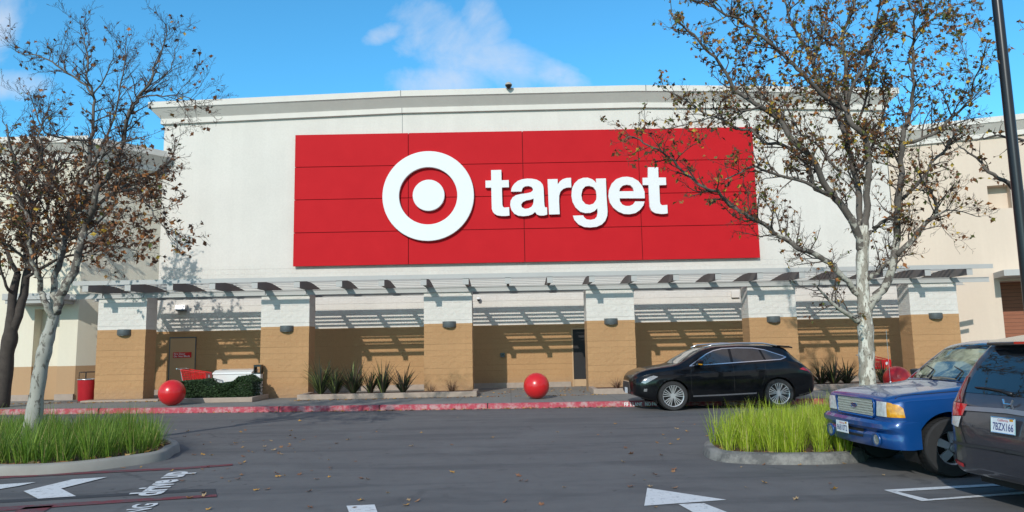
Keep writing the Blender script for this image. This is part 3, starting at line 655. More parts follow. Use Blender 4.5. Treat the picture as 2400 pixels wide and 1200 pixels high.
# ------------------------------------------------------------ shopping carts
def make_cart():
    r = thing('shopping_cart', (0, 0, 0), 'x', 'cart')
    mb = MB(); L_, zt, zb = .88, .98, .52      # basket along +x from the handle end
    T = [(0, -.27, zt), (0, .27, zt), (L_, .20, zt-.13), (L_, -.20, zt-.13)]; B = [(.13, -.22, zb), (.13, .22, zb), (L_-.03, .17, zb+.06), (L_-.03, -.17, zb+.06)]
    V3 = Vector
    def lerp(a, b, t): return V3(a)*(1-t)+V3(b)*t
    for i in range(4):
        j = (i+1) % 4
        mb.tube([T[i], T[j]], .017, 6); mb.tube([B[i], B[j]], .014, 6); mb.tube([T[i], B[i]], .015, 6)
        for k in range(1, 7): mb.tube([lerp(T[i], B[i], k/7), lerp(T[j], B[j], k/7)], .009, 4)
        nn_ = 9 if i in (1, 3) else 5
        for k in range(1, nn_): mb.tube([lerp(T[i], T[j], k/nn_), lerp(B[i], B[j], k/nn_)], .008, 4)
    for k in range(1, 8): mb.tube([lerp(B[0], B[3], k/8), lerp(B[1], B[2], k/8)], .007, 4)
    mb.box(L_+.004, L_+.018, -.20, .20, zb+.03, zt-.12)
    mb.v = [v for v in mb.v]
    # solid side panels low on the basket like the moulded originals
    for s in (-1, 1): mb.add([(.10, s*.235, zb+.10), (.45, s*.21, zb+.07), (.43, s*.215, zb+.0), (.14, s*.222, zb-.01)], [(0, 1, 2, 3)])
    mb.build('basket', M['red_pl'], r)
    mb = MB()
    for s in (-1, 1):
        mb.tube([(-.13, s*.26, 1.02), (0, s*.27, zt), (.10, s*.25, .50), (.06, s*.25, .20), (.0, s*.24, .14), (.85, s*.16, .17), (.88, s*.16, .2), (.62, s*.18, .50)], .013, 6)
    mb.tube([(.0, -.24, .15), (.0, .24, .15)], .012, 6); mb.tube([(.85, -.16, .18), (.85, .16, .18)], .012, 6)
    mb.build('frame', M['silver'], r)
    mb = MB(); mb.tube([(-.14, -.29, 1.02), (-.14, .29, 1.02)], .020, 10); mb.box(-.10, .0, -.2, .2, 1.0, 1.012); mb.build('handle', M['silver'], r)
    for (x, y) in ((.03, -.23), (.03, .23), (.84, -.16), (.84, .16)):
        mb = MB(); mb.lathe([(0, -.016), (.055, -.016), (.06, 0), (.055, .016), (0, .016)], c=(x, y, .06), axis='y', n=14); mb.box(x-.015, x+.015, y-.022, y+.022, .09, .16); mb.build('wheel', M['rubber'], r, smooth=True, angle=40)
    mb = MB(); mb.lathe([(0, L_+.022), (.055, L_+.022), (.055, L_+.019), (0, L_+.019)], c=(0, 0, .74), axis='x', n=18)
    mb.build('emblem', M['white_pl'], r)
    for s in (-1, 1): MB().lathe([(0, s*.243), (.03, s*.243), (.03, s*.238), (0, s*.238)], c=(.17, 0, .60), axis='y', n=14).build('emblem', M['white_pl'], r)
    return r
ca = make_cart(); q = P(440, 880, 25.4); ca.location = (q.x-.10, 25.4, .15); ca.rotation_euler = (0, 0, R(-8)); ca['label'] = 'red shopping cart standing behind the clipped hedge'
cb = copy_tree(ca); q = P(2064, 850, 24.9); cb.location = (q.x-.15, 25.6, .15); cb.rotation_euler = (0, 0, R(-72)); cb['label'] = 'red shopping cart seen end-on right of the big right hand tree trunk'
# white chest
q0, q1 = P(499, 880, 26.0), P(589, 880, 26.0)
ch = thing('storage_chest', (q0.x, 26, .15), 'long white storage chest behind the hedge, right of the shopping cart', 'chest')
zt = P(540, 872, 26.0).z
mb = MB(); mb.box(q0.x, q1.x, 26.0, 26.65, .25, zt-.09); mb.build('body', M['white_pl'], ch, world=True, bevel=.02)
mb = MB(); mb.prism([(q0.x-.02, 25.97, zt-.085), (q0.x-.02, 26.67, zt-.085), (q0.x-.02, 26.67, zt+.10), (q0.x-.02, 26.2, zt+.06), (q0.x-.02, 25.98, zt-.02)], (q1.x-q0.x+.04, 0, 0)); mb.build('lid', M['white_pl'], ch, world=True, bevel=.02)
for k in range(4):
    mb = MB(); x = q0.x+.08 if k % 2 else q1.x-.08; y = 26.08 if k < 2 else 26.57; mb.box(x-.04, x+.04, y-.04, y+.04, .151, .249); mb.build('foot', M['sconce'], ch, world=True)
# ash bin
q = P(605, 900, 24.3)
ab = thing('ash_bin', (q.x, 24.3, .15), 'slim white and black cigarette bin against the second pillar', 'bin')
mb = MB(); mb.box(-.11, .11, -.12, .12, .0, .82); mb.box(-.075, .075, -.13, -.12, .06, .78); mb.v = [(x, y, z) for x, y, z in mb.v]; mb.build('body', M['white_pl'], ab, bevel=.015)
mb = MB(); mb.box(-.12, .12, -.13, .13, .822, .86); mb.box(-.12, -.09, -.13, .13, .86, 1.05); mb.box(.09, .12, -.13, .13, .86, 1.05); mb.box(-.12, .12, -.13, .13, 1.051, 1.12); mb.build('hood', M['black'], ab)
mb = MB(); mb.box(-.175, -.115, -.11, .11, 0.0, .86); mb.build('side_casing', M['sconce'], ab)
# ------------------------------------------------------------ leaves and blades
def leafmats(name, cols, **k):
    out = []
    for i, c in enumerate(cols):
        n = NB(f'{name}_{i}'); base = n.mix(n.noise(25, 3), tuple(q*.75 for q in c), tuple(min(1, q*1.25) for q in c))
        m_ = n.fin(base, .6, Transmission_Weight=0)
        # thin leaves let some light through
        tl = n.N.new('ShaderNodeBsdfTranslucent'); n.L.new(base, tl.inputs[0]); mx_ = n.N.new('ShaderNodeMixShader'); mx_.inputs[0].default_value = k.get('tr', .3)
        n.L.new(n.b.outputs[0], mx_.inputs[1]); n.L.new(tl.outputs[0], mx_.inputs[2]); n.L.new(mx_.outputs[0], n.N['Material Output'].inputs[0]); out.append(m_)
    return out
GRASS = leafmats('grass_blade', [(.13, .24, .022), (.19, .32, .032), (.085, .17, .020), (.28, .40, .06), (.36, .32, .11)], tr=.35)
GRASS2 = leafmats('bright_grass_blade', [(.34, .46, .025), (.44, .55, .04), (.25, .36, .025), (.52, .60, .09), (.56, .50, .18)], tr=.4)
FLAX = leafmats('flax_leaf', [(.035, .050, .024), (.055, .075, .030), (.10, .060, .050), (.20, .24, .07), (.028, .030, .022)], tr=.15)
BROWN = leafmats('brown_grass_leaf', [(.16, .08, .05), (.11, .05, .035), (.22, .14, .07)], tr=.2)
HEDGE = leafmats('hedge_leaf', [(.022, .045, .016), (.035, .070, .022), (.05, .095, .03)], tr=.15)
AUT = leafmats('autumn_leaf', [(.22, .090, .035), (.15, .065, .03), (.32, .17, .045), (.13, .15, .035), (.60, .40, .05), (.42, .16, .045), (.075, .042, .025)], tr=.35)
def blade(mb, base, ang, lean, ln, wd, mi, seg=4, droop=.9, wig=0):
    p = Vector(base); d = Vector((math.cos(ang), math.sin(ang), 0)); s = Vector((-d.y, d.x, 0)); th = lean; vs = []; fs = []
    for i in range(seg+1):
        t = i/seg; w_ = wd*(1-t**2.2)*(.55+.45*min(1, t*4)); vs += [p+s*w_/2, p-s*w_/2]
        if i < seg:
            st = Vector((d.x*math.sin(th), d.y*math.sin(th), math.cos(th)))*(ln/seg); p = p+st; th += droop/seg*(.5+t)+wig*random.uniform(-1, 1)
    for i in range(seg): fs.append((2*i, 2*i+1, 2*i+3, 2*i+2))
    mb.add(vs, fs, mi)
def inside(poly, x, y):
    c = False; n = len(poly)
    for i in range(n):
        x1, y1 = poly[i]; x2, y2 = poly[(i+1) % n]
        if (y1 > y) != (y2 > y) and x < (x2-x1)*(y-y1)/(y2-y1)+x1: c = not c
    return c
def offset_poly(poly, k):
    n = len(poly); outp = []
    for i in range(n):
        a, b, c = Vector(poly[i-1]), Vector(poly[i]), Vector(poly[(i+1) % n])
        n1 = (b-a).normalized(); n2 = (c-b).normalized(); nr_ = Vector((-(n1.y+n2.y), n1.x+n2.x)); 
        if nr_.length < 1e-6: nr_ = Vector((-n1.y, n1.x))
        nr_.normalize(); outp.append(tuple(b+nr_*k))
    return outp
def island(name, poly, kmat, label):
    """poly counter-clockwise; kerb ring and soil"""
    r = thing(name, (poly[0][0], poly[0][1], 0), label, 'traffic island')
    a = poly; b = offset_poly(poly, .02); c = offset_poly(poly, .15); n = len(poly); mb = MB(); vs = []
    for i in range(n): vs += [(a[i][0], a[i][1], 0), (b[i][0], b[i][1], .12), (*(Vector(b[i])*.85+Vector(c[i])*.15), .145), (c[i][0], c[i][1], .15), (c[i][0], c[i][1], .09)]
    fs = []
    for i in range(n):
        j = (i+1) % n
        for k in range(4): fs.append((i*5+k, j*5+k, j*5+k+1, i*5+k+1))
    mb.add(vs, fs); mb.build('kerb', M[kmat], r, smooth=True, angle=50, world=True)
    mb = MB(); pts = [Vector((q[0], q[1], .11)) for q in c]
    for t in geometry.tessellate_polygon([pts]):
        t = tuple(t)
        if (pts[t[1]]-pts[t[0]]).cross(pts[t[2]]-pts[t[0]]).z < 0: t = t[::-1]
        mb.add([pts[i] for i in t], [(0, 1, 2)])
    mb.build('soil', M['soil'], r, world=True); return c
def arc(cx, cy, rx, ry, a0, a1, n): return [(cx+rx*math.cos(R(a0+(a1-a0)*i/n)), cy+ry*math.sin(R(a0+(a1-a0)*i/n))) for i in range(n+1)]
def rounded(poly, k=4):
    out_ = []; n_ = len(poly)
    for i in range(n_):
        p0, p1, p2, p3 = (Vector(poly[(i+j) % n_]) for j in (-1, 0, 1, 2))
        if (p2-p1).length > 3: out_ += [tuple(p1.lerp(p2, j/k)) for j in range(k)]; continue
        for j in range(k):
            t = j/k; out_.append(tuple(.5*((2*p1)+(p2-p0)*t+(2*p0-5*p1+4*p2-p3)*t*t+(3*p1-p0-3*p2+p3)*t**3)))
    return out_
# left island: nose at the right end
gl = [G(-300, 1120), G(0, 1117), G(155, 1110), G(300, 1093), G(385, 1079)]; ns = G(418, 1063)
PL = [(-24, gl[0].y-.3)]+[(p.x, p.y) for p in gl]+[(ns.x-.03, ns.y-.1), (ns.x-.10, ns.y+.3), (ns.x-.45, ns.y+.85), (ns.x-1.0, ns.y+1.4), (ns.x-1.8, ns.y+1.85), (ns.x-3.0, ns.y+2.15), (-24, ns.y+2.4)]; PL = rounded(PL)
SL = island('traffic_island', PL, 'conc', 'grey kerbed planting island with green grass at the left')
n0 = G(1650, 1066); PRR = [(G(a, b).x, G(a, b).y) for a, b in ((1649, 1057), (1651, 1067), (1665, 1076), (1692, 1083), (1740, 1087), (1800, 1089), (1865, 1089.5), (1960, 1088))]
PRR += [(4.98, 10.45), (5.3, 10.85), (6.0, 11.05), (9, 11.1), (16, 11.2), (16, 15.6), (8, 15.5), (6.2, 15.2), (4.9, 14.3), (4.0, 13.3), (3.4, 12.3)]
PRR = [p for p in PRR]; PRR = rounded(PRR)
SR = island('traffic_island', PRR, 'kerb_dark', 'dark weathered kerbed island with bright grass at the right')
def grass_patch(name, poly, mats, hfun, label, spacing, nbl, xr, wd=.008):
    mb = MB(); xs0, xs1 = xr; ys = [p[1] for p in poly]; x = xs0
    while x < xs1:
        y = min(ys)
        while y < max(ys):
            cx_, cy_ = x+random.uniform(-.1, .1), y+random.uniform(-.1, .1); y += spacing*random.uniform(.85, 1.2)
            if not inside(poly, cx_, cy_): continue
            H = hfun(cx_, cy_)*random.uniform(.72, 1.18)
            for _ in range(int(nbl*random.uniform(.7, 1.2))):
                a = random.uniform(0, math.tau); rr = abs(random.gauss(0, .07)); mi = random.choices(range(5), (4, 4, 3, 1.6, 1.0))[0]
                ln = H*random.uniform(.55, 1.08)
                blade(mb, (cx_+rr*math.cos(a), cy_+rr*math.sin(a), .10), a+random.gauss(0, .7), random.uniform(.02, .5), ln, wd*random.uniform(.7, 1.5), mi, 4, random.uniform(.1, 1.1))
        x += spacing*random.uniform(.85, 1.15)
    return tag(mb.build(name, mats), kind='stuff', label=label, cat='grass')
grass_patch('ornamental_grass', [p for p in offset_poly(SL, .10)], GRASS, lambda x, y: .68, 'tall dark green strappy grass filling the left island', .26, 48, (-16.5, -5.6), .009)
grass_patch('ornamental_grass', [p for p in offset_poly(SR, .05)], GRASS2, lambda x, y: .57+.06*math.sin(x*2), 'bright yellow green grass filling the right island', .24, 48, (2.8, 8.4), .009)
# flax plants
def flax(name, px, ybase, z0, h, n, mats, weights, label, cat='plant', group=None, spread=.75, wd=.045, Y=None):
    x = P(px, 900, ybase).x; r = thing(name, (x, ybase, z0), label, cat, group)
    mb = MB()
    for i in range(int(n*1.5)):
        a = random.uniform(0, math.tau); mi = random.choices(range(len(mats)), weights)[0]
        blade(mb, (.06*math.cos(a), .06*math.sin(a), 0), a, random.uniform(.03, spread), h*random.uniform(.5, 1.15), wd*random.uniform(.5, 1.1), mi, 6, random.choice((random.uniform(.1, 1.0), random.uniform(.8, 2.2))))
    mb.build('leaves', mats, r); return r
W1 = (4, 3, 1, 1.2, 3); W2 = (3, 2, 1.5, .4, 3)
FG = 'flax plants in the bed between the second and third pillars'
flax('flax_plant', 752, 23.8, .28, 1.22, 80, FLAX, (3, 3, .5, 3, 2), 'big flax plant with yellow striped leaves right beside the second pillar', group=FG)
flax('flax_plant', 785, 23.7, .28, 1.1, 60, FLAX, (3, 3, .5, 2, 2), 'flax plant with some striped leaves, second in the row from the pillar', group=FG)
flax('flax_plant', 828, 23.9, .28, 1.15, 80, FLAX, W1, 'dense dark flax plant in the middle of the flax row', group=FG)
flax('flax_plant', 868, 24.0, .28, .95, 46, FLAX, W1, 'narrow flax plant just right of the densest one', group=FG)
flax('flax_plant', 898, 23.8, .28, 1.15, 60, FLAX, W1, 'tall upright bronze green flax plant second from the right of the row', group=FG, spread=.5)
flax('flax_plant', 945, 23.8, .28, 1.0, 62, FLAX, (3, 2, 3, .6, 3), 'bronze flax plant at the right end of the flax row', group=FG)
flax('small_grass_tuft', 1010, 23.9, .28, .38, 34, BROWN, (1, 1, 1), 'tiniest reddish tuft, in the bed left of the third pillar front', wd=.014, spread=.9)
flax('small_grass_tuft', 1058, 23.7, .28, .52, 60, BROWN, (1, 2, 1), 'reddish grass tuft in front of the third pillar', wd=.014, spread=.9)
flax('small_grass_tuft', 1445, 23.6, .28, .48, 56, BROWN, (1, 1, 1), 'reddish grass tuft in front of the fourth pillar, by the black car nose', wd=.014, spread=.9)
flax('flax_plant', 1650, 24.0, .28, 1.25, 60, FLAX, W1, 'flax plant behind the black car, hidden but for its top', spread=.5)
FG2 = 'flax plants in the bed left of the right hand tree'
for px, yb, h, lb in ((1925, 23.9, .85, 'dark flax plant just right of the black car tail'), (1955, 23.7, 1.0, 'tallest dark flax plant between the black car and the pale tree trunk'), (1985, 24.0, .9, 'dark flax plant nearest the left of the pale tree trunk'), (2072, 23.9, .8, 'flax plant just right of the pale tree trunk, below a red cart')):
    flax('flax_plant', px, yb, .28, h, 74, FLAX, W2, lb, group=FG2, spread=.95)
# hedge
hx0, hx1 = P(432, 900, 23.5).x, P(603, 900, 23.5).x
mb = MB()
for i in range(15000):
    x = random.uniform(hx0, hx1); t = (x-hx0)/(hx1-hx0); top = .74+.10*math.sin(t*9)+.05*math.sin(t*23+1)+.07*t
    y = random.uniform(23.0, 24.1); z = random.uniform(.26, top)
    if random.random() < .6:       # keep most leaves on the outside
        if random.random() < .5: z = top-abs(random.gauss(0, .05))
        else: y = 23.0+abs(random.gauss(0, .06))
    a = random.uniform(0, math.tau); e = random.uniform(-.9, 1.2); s = random.uniform(.025, .05)
    d = Vector((math.cos(a)*math.cos(e), math.sin(a)*math.cos(e), math.sin(e))); b = d.orthogonal().normalized(); p = Vector((x, y, z))
    mb.add([p-d*s, p+b*s*.45, p+d*s, p-b*s*.45], [(0, 1, 2, 3)], random.choices((0, 1, 2), (4, 3, 1))[0])
hd = thing('hedge', ((hx0+hx1)/2, 23.5, .29), 'clipped dark green hedge in the first bed below the shopping cart', 'hedge')
mb.build('leaves', HEDGE, hd, world=True)
mb = MB()
for k in range(16):
    x = hx0+.1+(hx1-hx0-.2)*k/15; mb.tube([(x, 23.5, .24), (x+random.uniform(-.1, .1), 23.5+random.uniform(-.15, .15), .5), (x+random.uniform(-.15, .15), 23.5+random.uniform(-.3, .3), .68)], [.015, .01, .005], 5)
mb.build('stems', simple('twig_brown', (.06, .045, .03), .9), hd, world=True)
# ------------------------------------------------------------ lamp post
q = P(2368, 300, 11.55)
lp = thing('lamp_post', (q.x, 11.55, 0), 'tall glossy black lamp post rising past the top right corner', 'lamp post')
mb = MB(); mb.tube([(q.x, 11.55, .12), (q.x+.01, 11.55, 10)], [.092, .072], 20); mb.build('pole', M['black'], lp, world=True, smooth=True, angle=40)
mb = MB(); mb.lathe([(.3, 0), (.3, .7), (.28, .74), (0, .74)], c=(q.x, 11.55, 0), n=28); mb.build('footing', M['conc'], lp, world=True, smooth=True, angle=40)
mb = MB(); mb.box(q.x-.35, q.x+.5, 11.35, 11.75, 10.0, 10.16); mb.build('lamp_head', M['black'], lp, world=True, bevel=.03)
# ------------------------------------------------------------ fallen leaves
def fallen():
    mb = MB(); pts = []; k = 10
    for i in range(k): rr = .055 if i % 2 == 0 else .03; a = math.tau*i/k; pts.append((rr*math.cos(a), rr*math.sin(a)*.8, .006+.028*random.random()*(1 if i % 2 == 0 else .3)))
    mb.add(pts+[(0, 0, .012)], [(i, (i+1) % k, k) for i in range(k)]); return mb
lm = leafmats('fallen_leaf', [(.32, .16, .07), (.24, .11, .055), (.40, .27, .14), (.48, .25, .05)], tr=.1)
base_l = []
for k in range(4):
    o = tag(fallen().build('fallen_leaf', lm[k]), 'small dry curled leaf lying on the dark asphalt', 'leaf', 'fallen leaves on the asphalt'); base_l.append(o)
spots = [(583, 1055), (677, 1050), (833, 1064), (605, 1074), (441, 1096), (440, 1112), (365, 1117), (484, 1113), (575, 1105), (582, 1122), (740, 1158), (867, 1165), (749, 1203), (497, 1222), (268, 1198), (400, 1300), (451, 1297), (1320, 1216), (1642, 1256), (2310, 1040), (2281, 1077), (2132, 1100), (150, 1133), (88, 1338), (150, 1312), (340, 1074), (560, 1043), (128, 1042), (2003, 1040), (2346, 1083), (2000+120, 1168), (1792, 1073), (1127, 1094), (965, 1025)]
sp = [(400+x/2, 1000+(y-1000)/2 if y >= 1000 else y) for x, y in spots]
sp = [(400+x/2, 1000+y_/2) for x, y_ in [(a, b-1000) for a, b in spots]]
sp += [(1510, 1144-18), (575, 1009), (1792, 1133), (1737, 1096), (1875, 1091), (1915, 1093), (1554, 1019), (1540, 1038), (1465, 1051), (1657, 1023), (1555, 1020), (215, 1072), (287, 1098), (445, 1168), (330, 1096), (455, 1067), (1600, 990), (1700, 1042), (1690, 1021)]
for _ in range(110):
    t = random.random()
    if t < .5: sp.append((random.gauss(590, 120), random.uniform(985, 1130)))
    elif t < .8: sp.append((random.uniform(440, 1650), random.uniform(975, 1195)))
    else: sp.append((random.uniform(1400, 2100), random.uniform(968, 1190)))
cnt = 0
for px, py in sp:
    q = G(px, py)
    if q.y > kerb_y(q.x)-.2 or inside(PL, q.x, q.y) or inside(PRR, q.x, q.y): continue
    o = base_l[cnt] if cnt < 4 else copy_tree(random.choice(base_l)); cnt += 1
    o.location = (q.x, q.y, .004); o.rotation_euler = (random.uniform(-.3, .3), random.uniform(-.3, .3), random.uniform(0, 6)); s = random.uniform(.4, 1.05)*(1 if q.y < 14 else 1.0); o.scale = (s, s, s)
def litter(name, spotsf, n, zf, label, sc=(.6, 1.0)):
    mb = MB()
    for _ in range(n):
        x, y = spotsf(); z = zf(x, y)+.004; s = random.uniform(*sc)*.05; a = random.uniform(0, 6); h = random.uniform(.1, .9)*s
        mb.add([(x+s*math.cos(a), y+s*math.sin(a), z+h), (x-s*.7*math.sin(a), y+s*.7*math.cos(a), z), (x-s*math.cos(a), y-s*math.sin(a), z+h*random.random()), (x+s*.7*math.sin(a), y-s*.7*math.cos(a), z)], [(0, 1, 2, 3)], random.randrange(4))
    return tag(mb.build(name, lm), kind='stuff', label=label, cat='leaf litter')
def kerbspot():
    x = random.choice((random.uniform(-16, 16), random.gauss(-3, 3), random.gauss(2.5, 2))); return x, kerb_y(x)-abs(random.gauss(.02, .05))
litter('leaf_litter', kerbspot, 420, lambda x, y: 0, 'dry leaves gathered in the gutter along the red kerb')
litter('leaf_litter', lambda: (random.uniform(-16.5, -10.5), 24.0+random.gauss(0, .25)) if random.random() < .55 else (random.uniform(-7, 3), 23.0-abs(random.gauss(0, .12))), 520, lambda x, y: .151, 'brown leaf litter on the sidewalk along the planter edges')
litter('leaf_litter', lambda: (random.gauss(1.2, 1.2), random.uniform(24.0, 27.4)), 150, lambda x, y: .151, 'dry leaves scattered on the paving before the open doorway')
def islspot(poly, xr):
    def f():
        while True:
            x = random.uniform(*xr); y = random.uniform(min(p[1] for p in poly), max(p[1] for p in poly))
            if inside(poly, x, y) and not inside(offset_poly(poly, .35), x, y): return x, y
    return f
litter('leaf_litter', islspot(SL, (-12, -5)), 260, lambda x, y: .11, 'brown leaves caught on the mulch at the left island edge', (.7, 1.6))
litter('leaf_litter', islspot(SR, (2.8, 8)), 200, lambda x, y: .11, 'brown leaves caught on the mulch at the right island edge', (.6, 1.2))
# ------------------------------------------------------------ trees
n = NB('plane_bark'); x, y, z = n.xyz()
f = n.ramp(n.noise(11, 5, .6, scl=(1, 1, .35)), ((.46, 0.0), (.52, 1.0)))
c = n.mix(f, (.60, .58, .50), (.30, .27, .22)); f2 = n.ramp(n.noise(26, 4, .6, scl=(1, 1, .4)), ((.58, 0.0), (.63, 1.0))); c = n.mix(f2, c, (.16, .14, .11))
n.bump(n.math('ADD', n.noise(30, 4), f), .4, .01); M['bark'] = n.fin(c, .85)
M['bark_pale'] = M['bark']
n = NB('pale_smooth_bark'); f = n.ramp(n.noise(14, 5, .6, scl=(1, 1, .5)), ((.55, 0.0), (.62, 1.0)))
c = n.mix(f, n.mix(n.noise(3, 3), (.29, .29, .255), (.40, .39, .34)), (.13, .12, .10)); n.bump(n.noise(24, 4), .3, .01); M['bark_l'] = n.fin(c, .85)
M['bark_d'] = simple('dark_rough_bark', (.060, .048, .040), .95, var=.5, sc=7, bump=.9, bsc=18)
n = NB('mottled_limb_bark'); zz_ = n.xyz()[2]; f = n.ramp(n.math('ADD', n.noise(7, 5, .6), n.math('MULTIPLY', n.math('SUBTRACT', 4.3, zz_), .09)), ((.60, 0.0), (.66, 1.0))); c = n.mix(f, n.mix(n.noise(15, 4), (.085, .07, .06), (.15, .13, .11)), (.40, .38, .32)); n.bump(n.noise(24, 4), .4, .01); M['limb'] = n.fin(c, .88)
M['twig'] = simple('dark_twig_bark', (.075, .055, .045), .9, var=.3)
def smooth_line(pts, k=3):
    """Catmull-Rom resample of (Vector, radius)"""
    outp = []
    for i in range(len(pts)-1):
        p0 = pts[max(i-1, 0)]; p1 = pts[i]; p2 = pts[i+1]; p3 = pts[min(i+2, len(pts)-1)]
        for j in range(k):
            t = j/k
            q = .5*((2*p1[0])+(p2[0]-p0[0])*t+(2*p0[0]-5*p1[0]+4*p2[0]-p3[0])*t*t+(3*p1[0]-p0[0]-3*p2[0]+p3[0])*t**3)
            outp.append((q, p1[1]+(p2[1]-p1[1])*t))
    outp.append(pts[-1]); return outp
def limb3(pix, Y0, dY, w0, w1):
    """traced limb: pixels -> points in space at the tree's distance, drifting dY in depth along it; widths in photo px"""
    out_ = []; n_ = len(pix)
    for i, (px, py) in enumerate(pix):
        t = i/(n_-1); Y = Y0+dY*t+.12*math.sin(i*1.7+px)*min(1, t*3); w_ = w0+(w1-w0)*t; out_.append((P(px, py, Y), w_*Y/F_PX/2))
    return out_
def twigs(mbT, mbL, line, rnd, ln, step, lvl, leafp, maxlvl=3, t0=.15, leafw=None, up=.25, lsize=.055):
    """side branches along a line; leaves on the last levels"""
    tot = 0; n_ = len(line); nxt = step*rnd.random()
    L_tot = sum((line[i+1][0]-line[i][0]).length for i in range(n_-1))
    for i in range(n_-1):
        a, b = line[i], line[i+1]; seg = (b[0]-a[0]).length; tan = (b[0]-a[0]).normalized() if seg > 1e-6 else Vector((0, 0, 1))
        while nxt < tot+seg:
            f = (nxt-tot)/max(seg, 1e-6); pos = a[0].lerp(b[0], f); t = nxt/L_tot; nxt += step*rnd.uniform(.6, 1.4)
            if t < t0: continue
            rad = max(a[1]+(b[1]-a[1])*f, .003)
            v = Vector((rnd.gauss(0, 1), rnd.gauss(0, 1), rnd.gauss(0, 1))); v = (v-tan*v.dot(tan)).normalized()
            d = (tan*rnd.uniform(.5, 1.0)+v*rnd.uniform(.6, 1.0)+Vector((0, 0, up))).normalized()
            l = ln*rnd.uniform(.45, 1.15)*(1-.35*t); r0 = min(rad*.6, .012*(.6 if lvl > 1 else 1)+l*.004); k = 5 if lvl < maxlvl else 3
            ch = [(pos, r0)]; dd = d.copy(); p = pos.copy()
            for j in range(k):
                dd = (dd+Vector((rnd.gauss(0, .22), rnd.gauss(0, .22), rnd.gauss(0, .18)+up*.25))).normalized(); p = p+dd*(l/k); ch.append((p.copy(), max(.0022, r0*(1-(j+1)/k*.8))))
            mbT.tube([q[0] for q in ch], [q[1] for q in ch], 5 if lvl == 1 else 3, cap=False)
            if lvl < maxlvl: twigs(mbT, mbL, ch, rnd, l*.5, step*.62, lvl+1, leafp, maxlvl, .15, leafw, up, lsize)
            if lvl >= maxlvl-1:
                lp_ = leafp(pos) if callable(leafp) else leafp
                for q in ch[1:]:
                    if rnd.random() < lp_: leaf(mbL, q[0], rnd, leafw, lsize)
        tot += seg
def leaf(mb, p, rnd, wts, s0):
    s = s0*rnd.uniform(.55, 1.35); a = rnd.uniform(0, math.tau); e = rnd.uniform(-1.4, .5)
    d = Vector((math.cos(a)*math.cos(e), math.sin(a)*math.cos(e), math.sin(e))); b = d.cross(Vector((rnd.gauss(0, 1), rnd.gauss(0, 1), rnd.gauss(0, 1)))).normalized(); nn_ = d.cross(b)
    c = p+d*s; k = s*.75; q = rnd.uniform(.1, .6)
    mb.add([p, c+b*k-nn_*k*q*.3, c+d*s*.35+b*k*.45, c+d*s*1.1+nn_*k*q, c+d*s*.35-b*k*.5, c-b*k-nn_*k*q*.5, c+nn_*k*q*.3], [(0, 1, 2, 6), (6, 2, 3), (6, 3, 4), (0, 6, 4, 5)], rnd.choices(range(7), wts)[0])
def make_tree(name, label, base, trunk, limbs, Y0, seed, barkm, limbm, par, group=None):
    rnd = random.Random(seed); r = thing(name, base, label, 'tree', group)
    mbK = MB(); mbB = MB(); mbT = MB(); mbL = MB()
    tl = smooth_line(trunk, 4); mbK.tube([q[0] for q in tl], [q[1]*(1+.05*math.sin(i*1.3)) for i, q in enumerate(tl)], 18)
    for (pix, dY, w0, w1, off) in limbs:
        ln_ = smooth_line(limb3(pix, Y0+off, dY, w0, w1), 3)
        # small natural crookedness
        ln_ = [(p+Vector((rnd.gauss(0, .012), rnd.gauss(0, .02), rnd.gauss(0, .012)))*(1 if i else 0), rr) for i, (p, rr) in enumerate(ln_)]
        mbB.tube([q[0] for q in ln_], [q[1] for q in ln_], 9)
        twigs(mbT, mbL, ln_, rnd, par['len'], par['step'], 1, par['leaf'], par.get('lvl', 3), par.get('t0', .2), par['w'], par.get('up', .25), par.get('ls', .055))
    mbK.build('trunk', barkm, r, smooth=True, world=True); mbB.build('limbs', limbm, r, smooth=True, world=True)
    cr_ = mbT.build('crown', M['twig'], r, smooth=True, world=True)
    lv = mbL.build('foliage', AUT, cr_)
    print(name, 'twig faces', len(mbT.f), 'leaves', len(mbL.f)//4); return r
def trunk3(pix, Y0, base=None):
    t = [(P(px, py, Y0), w_*Y0/F_PX/2) for px, py, w_ in pix]
    return t
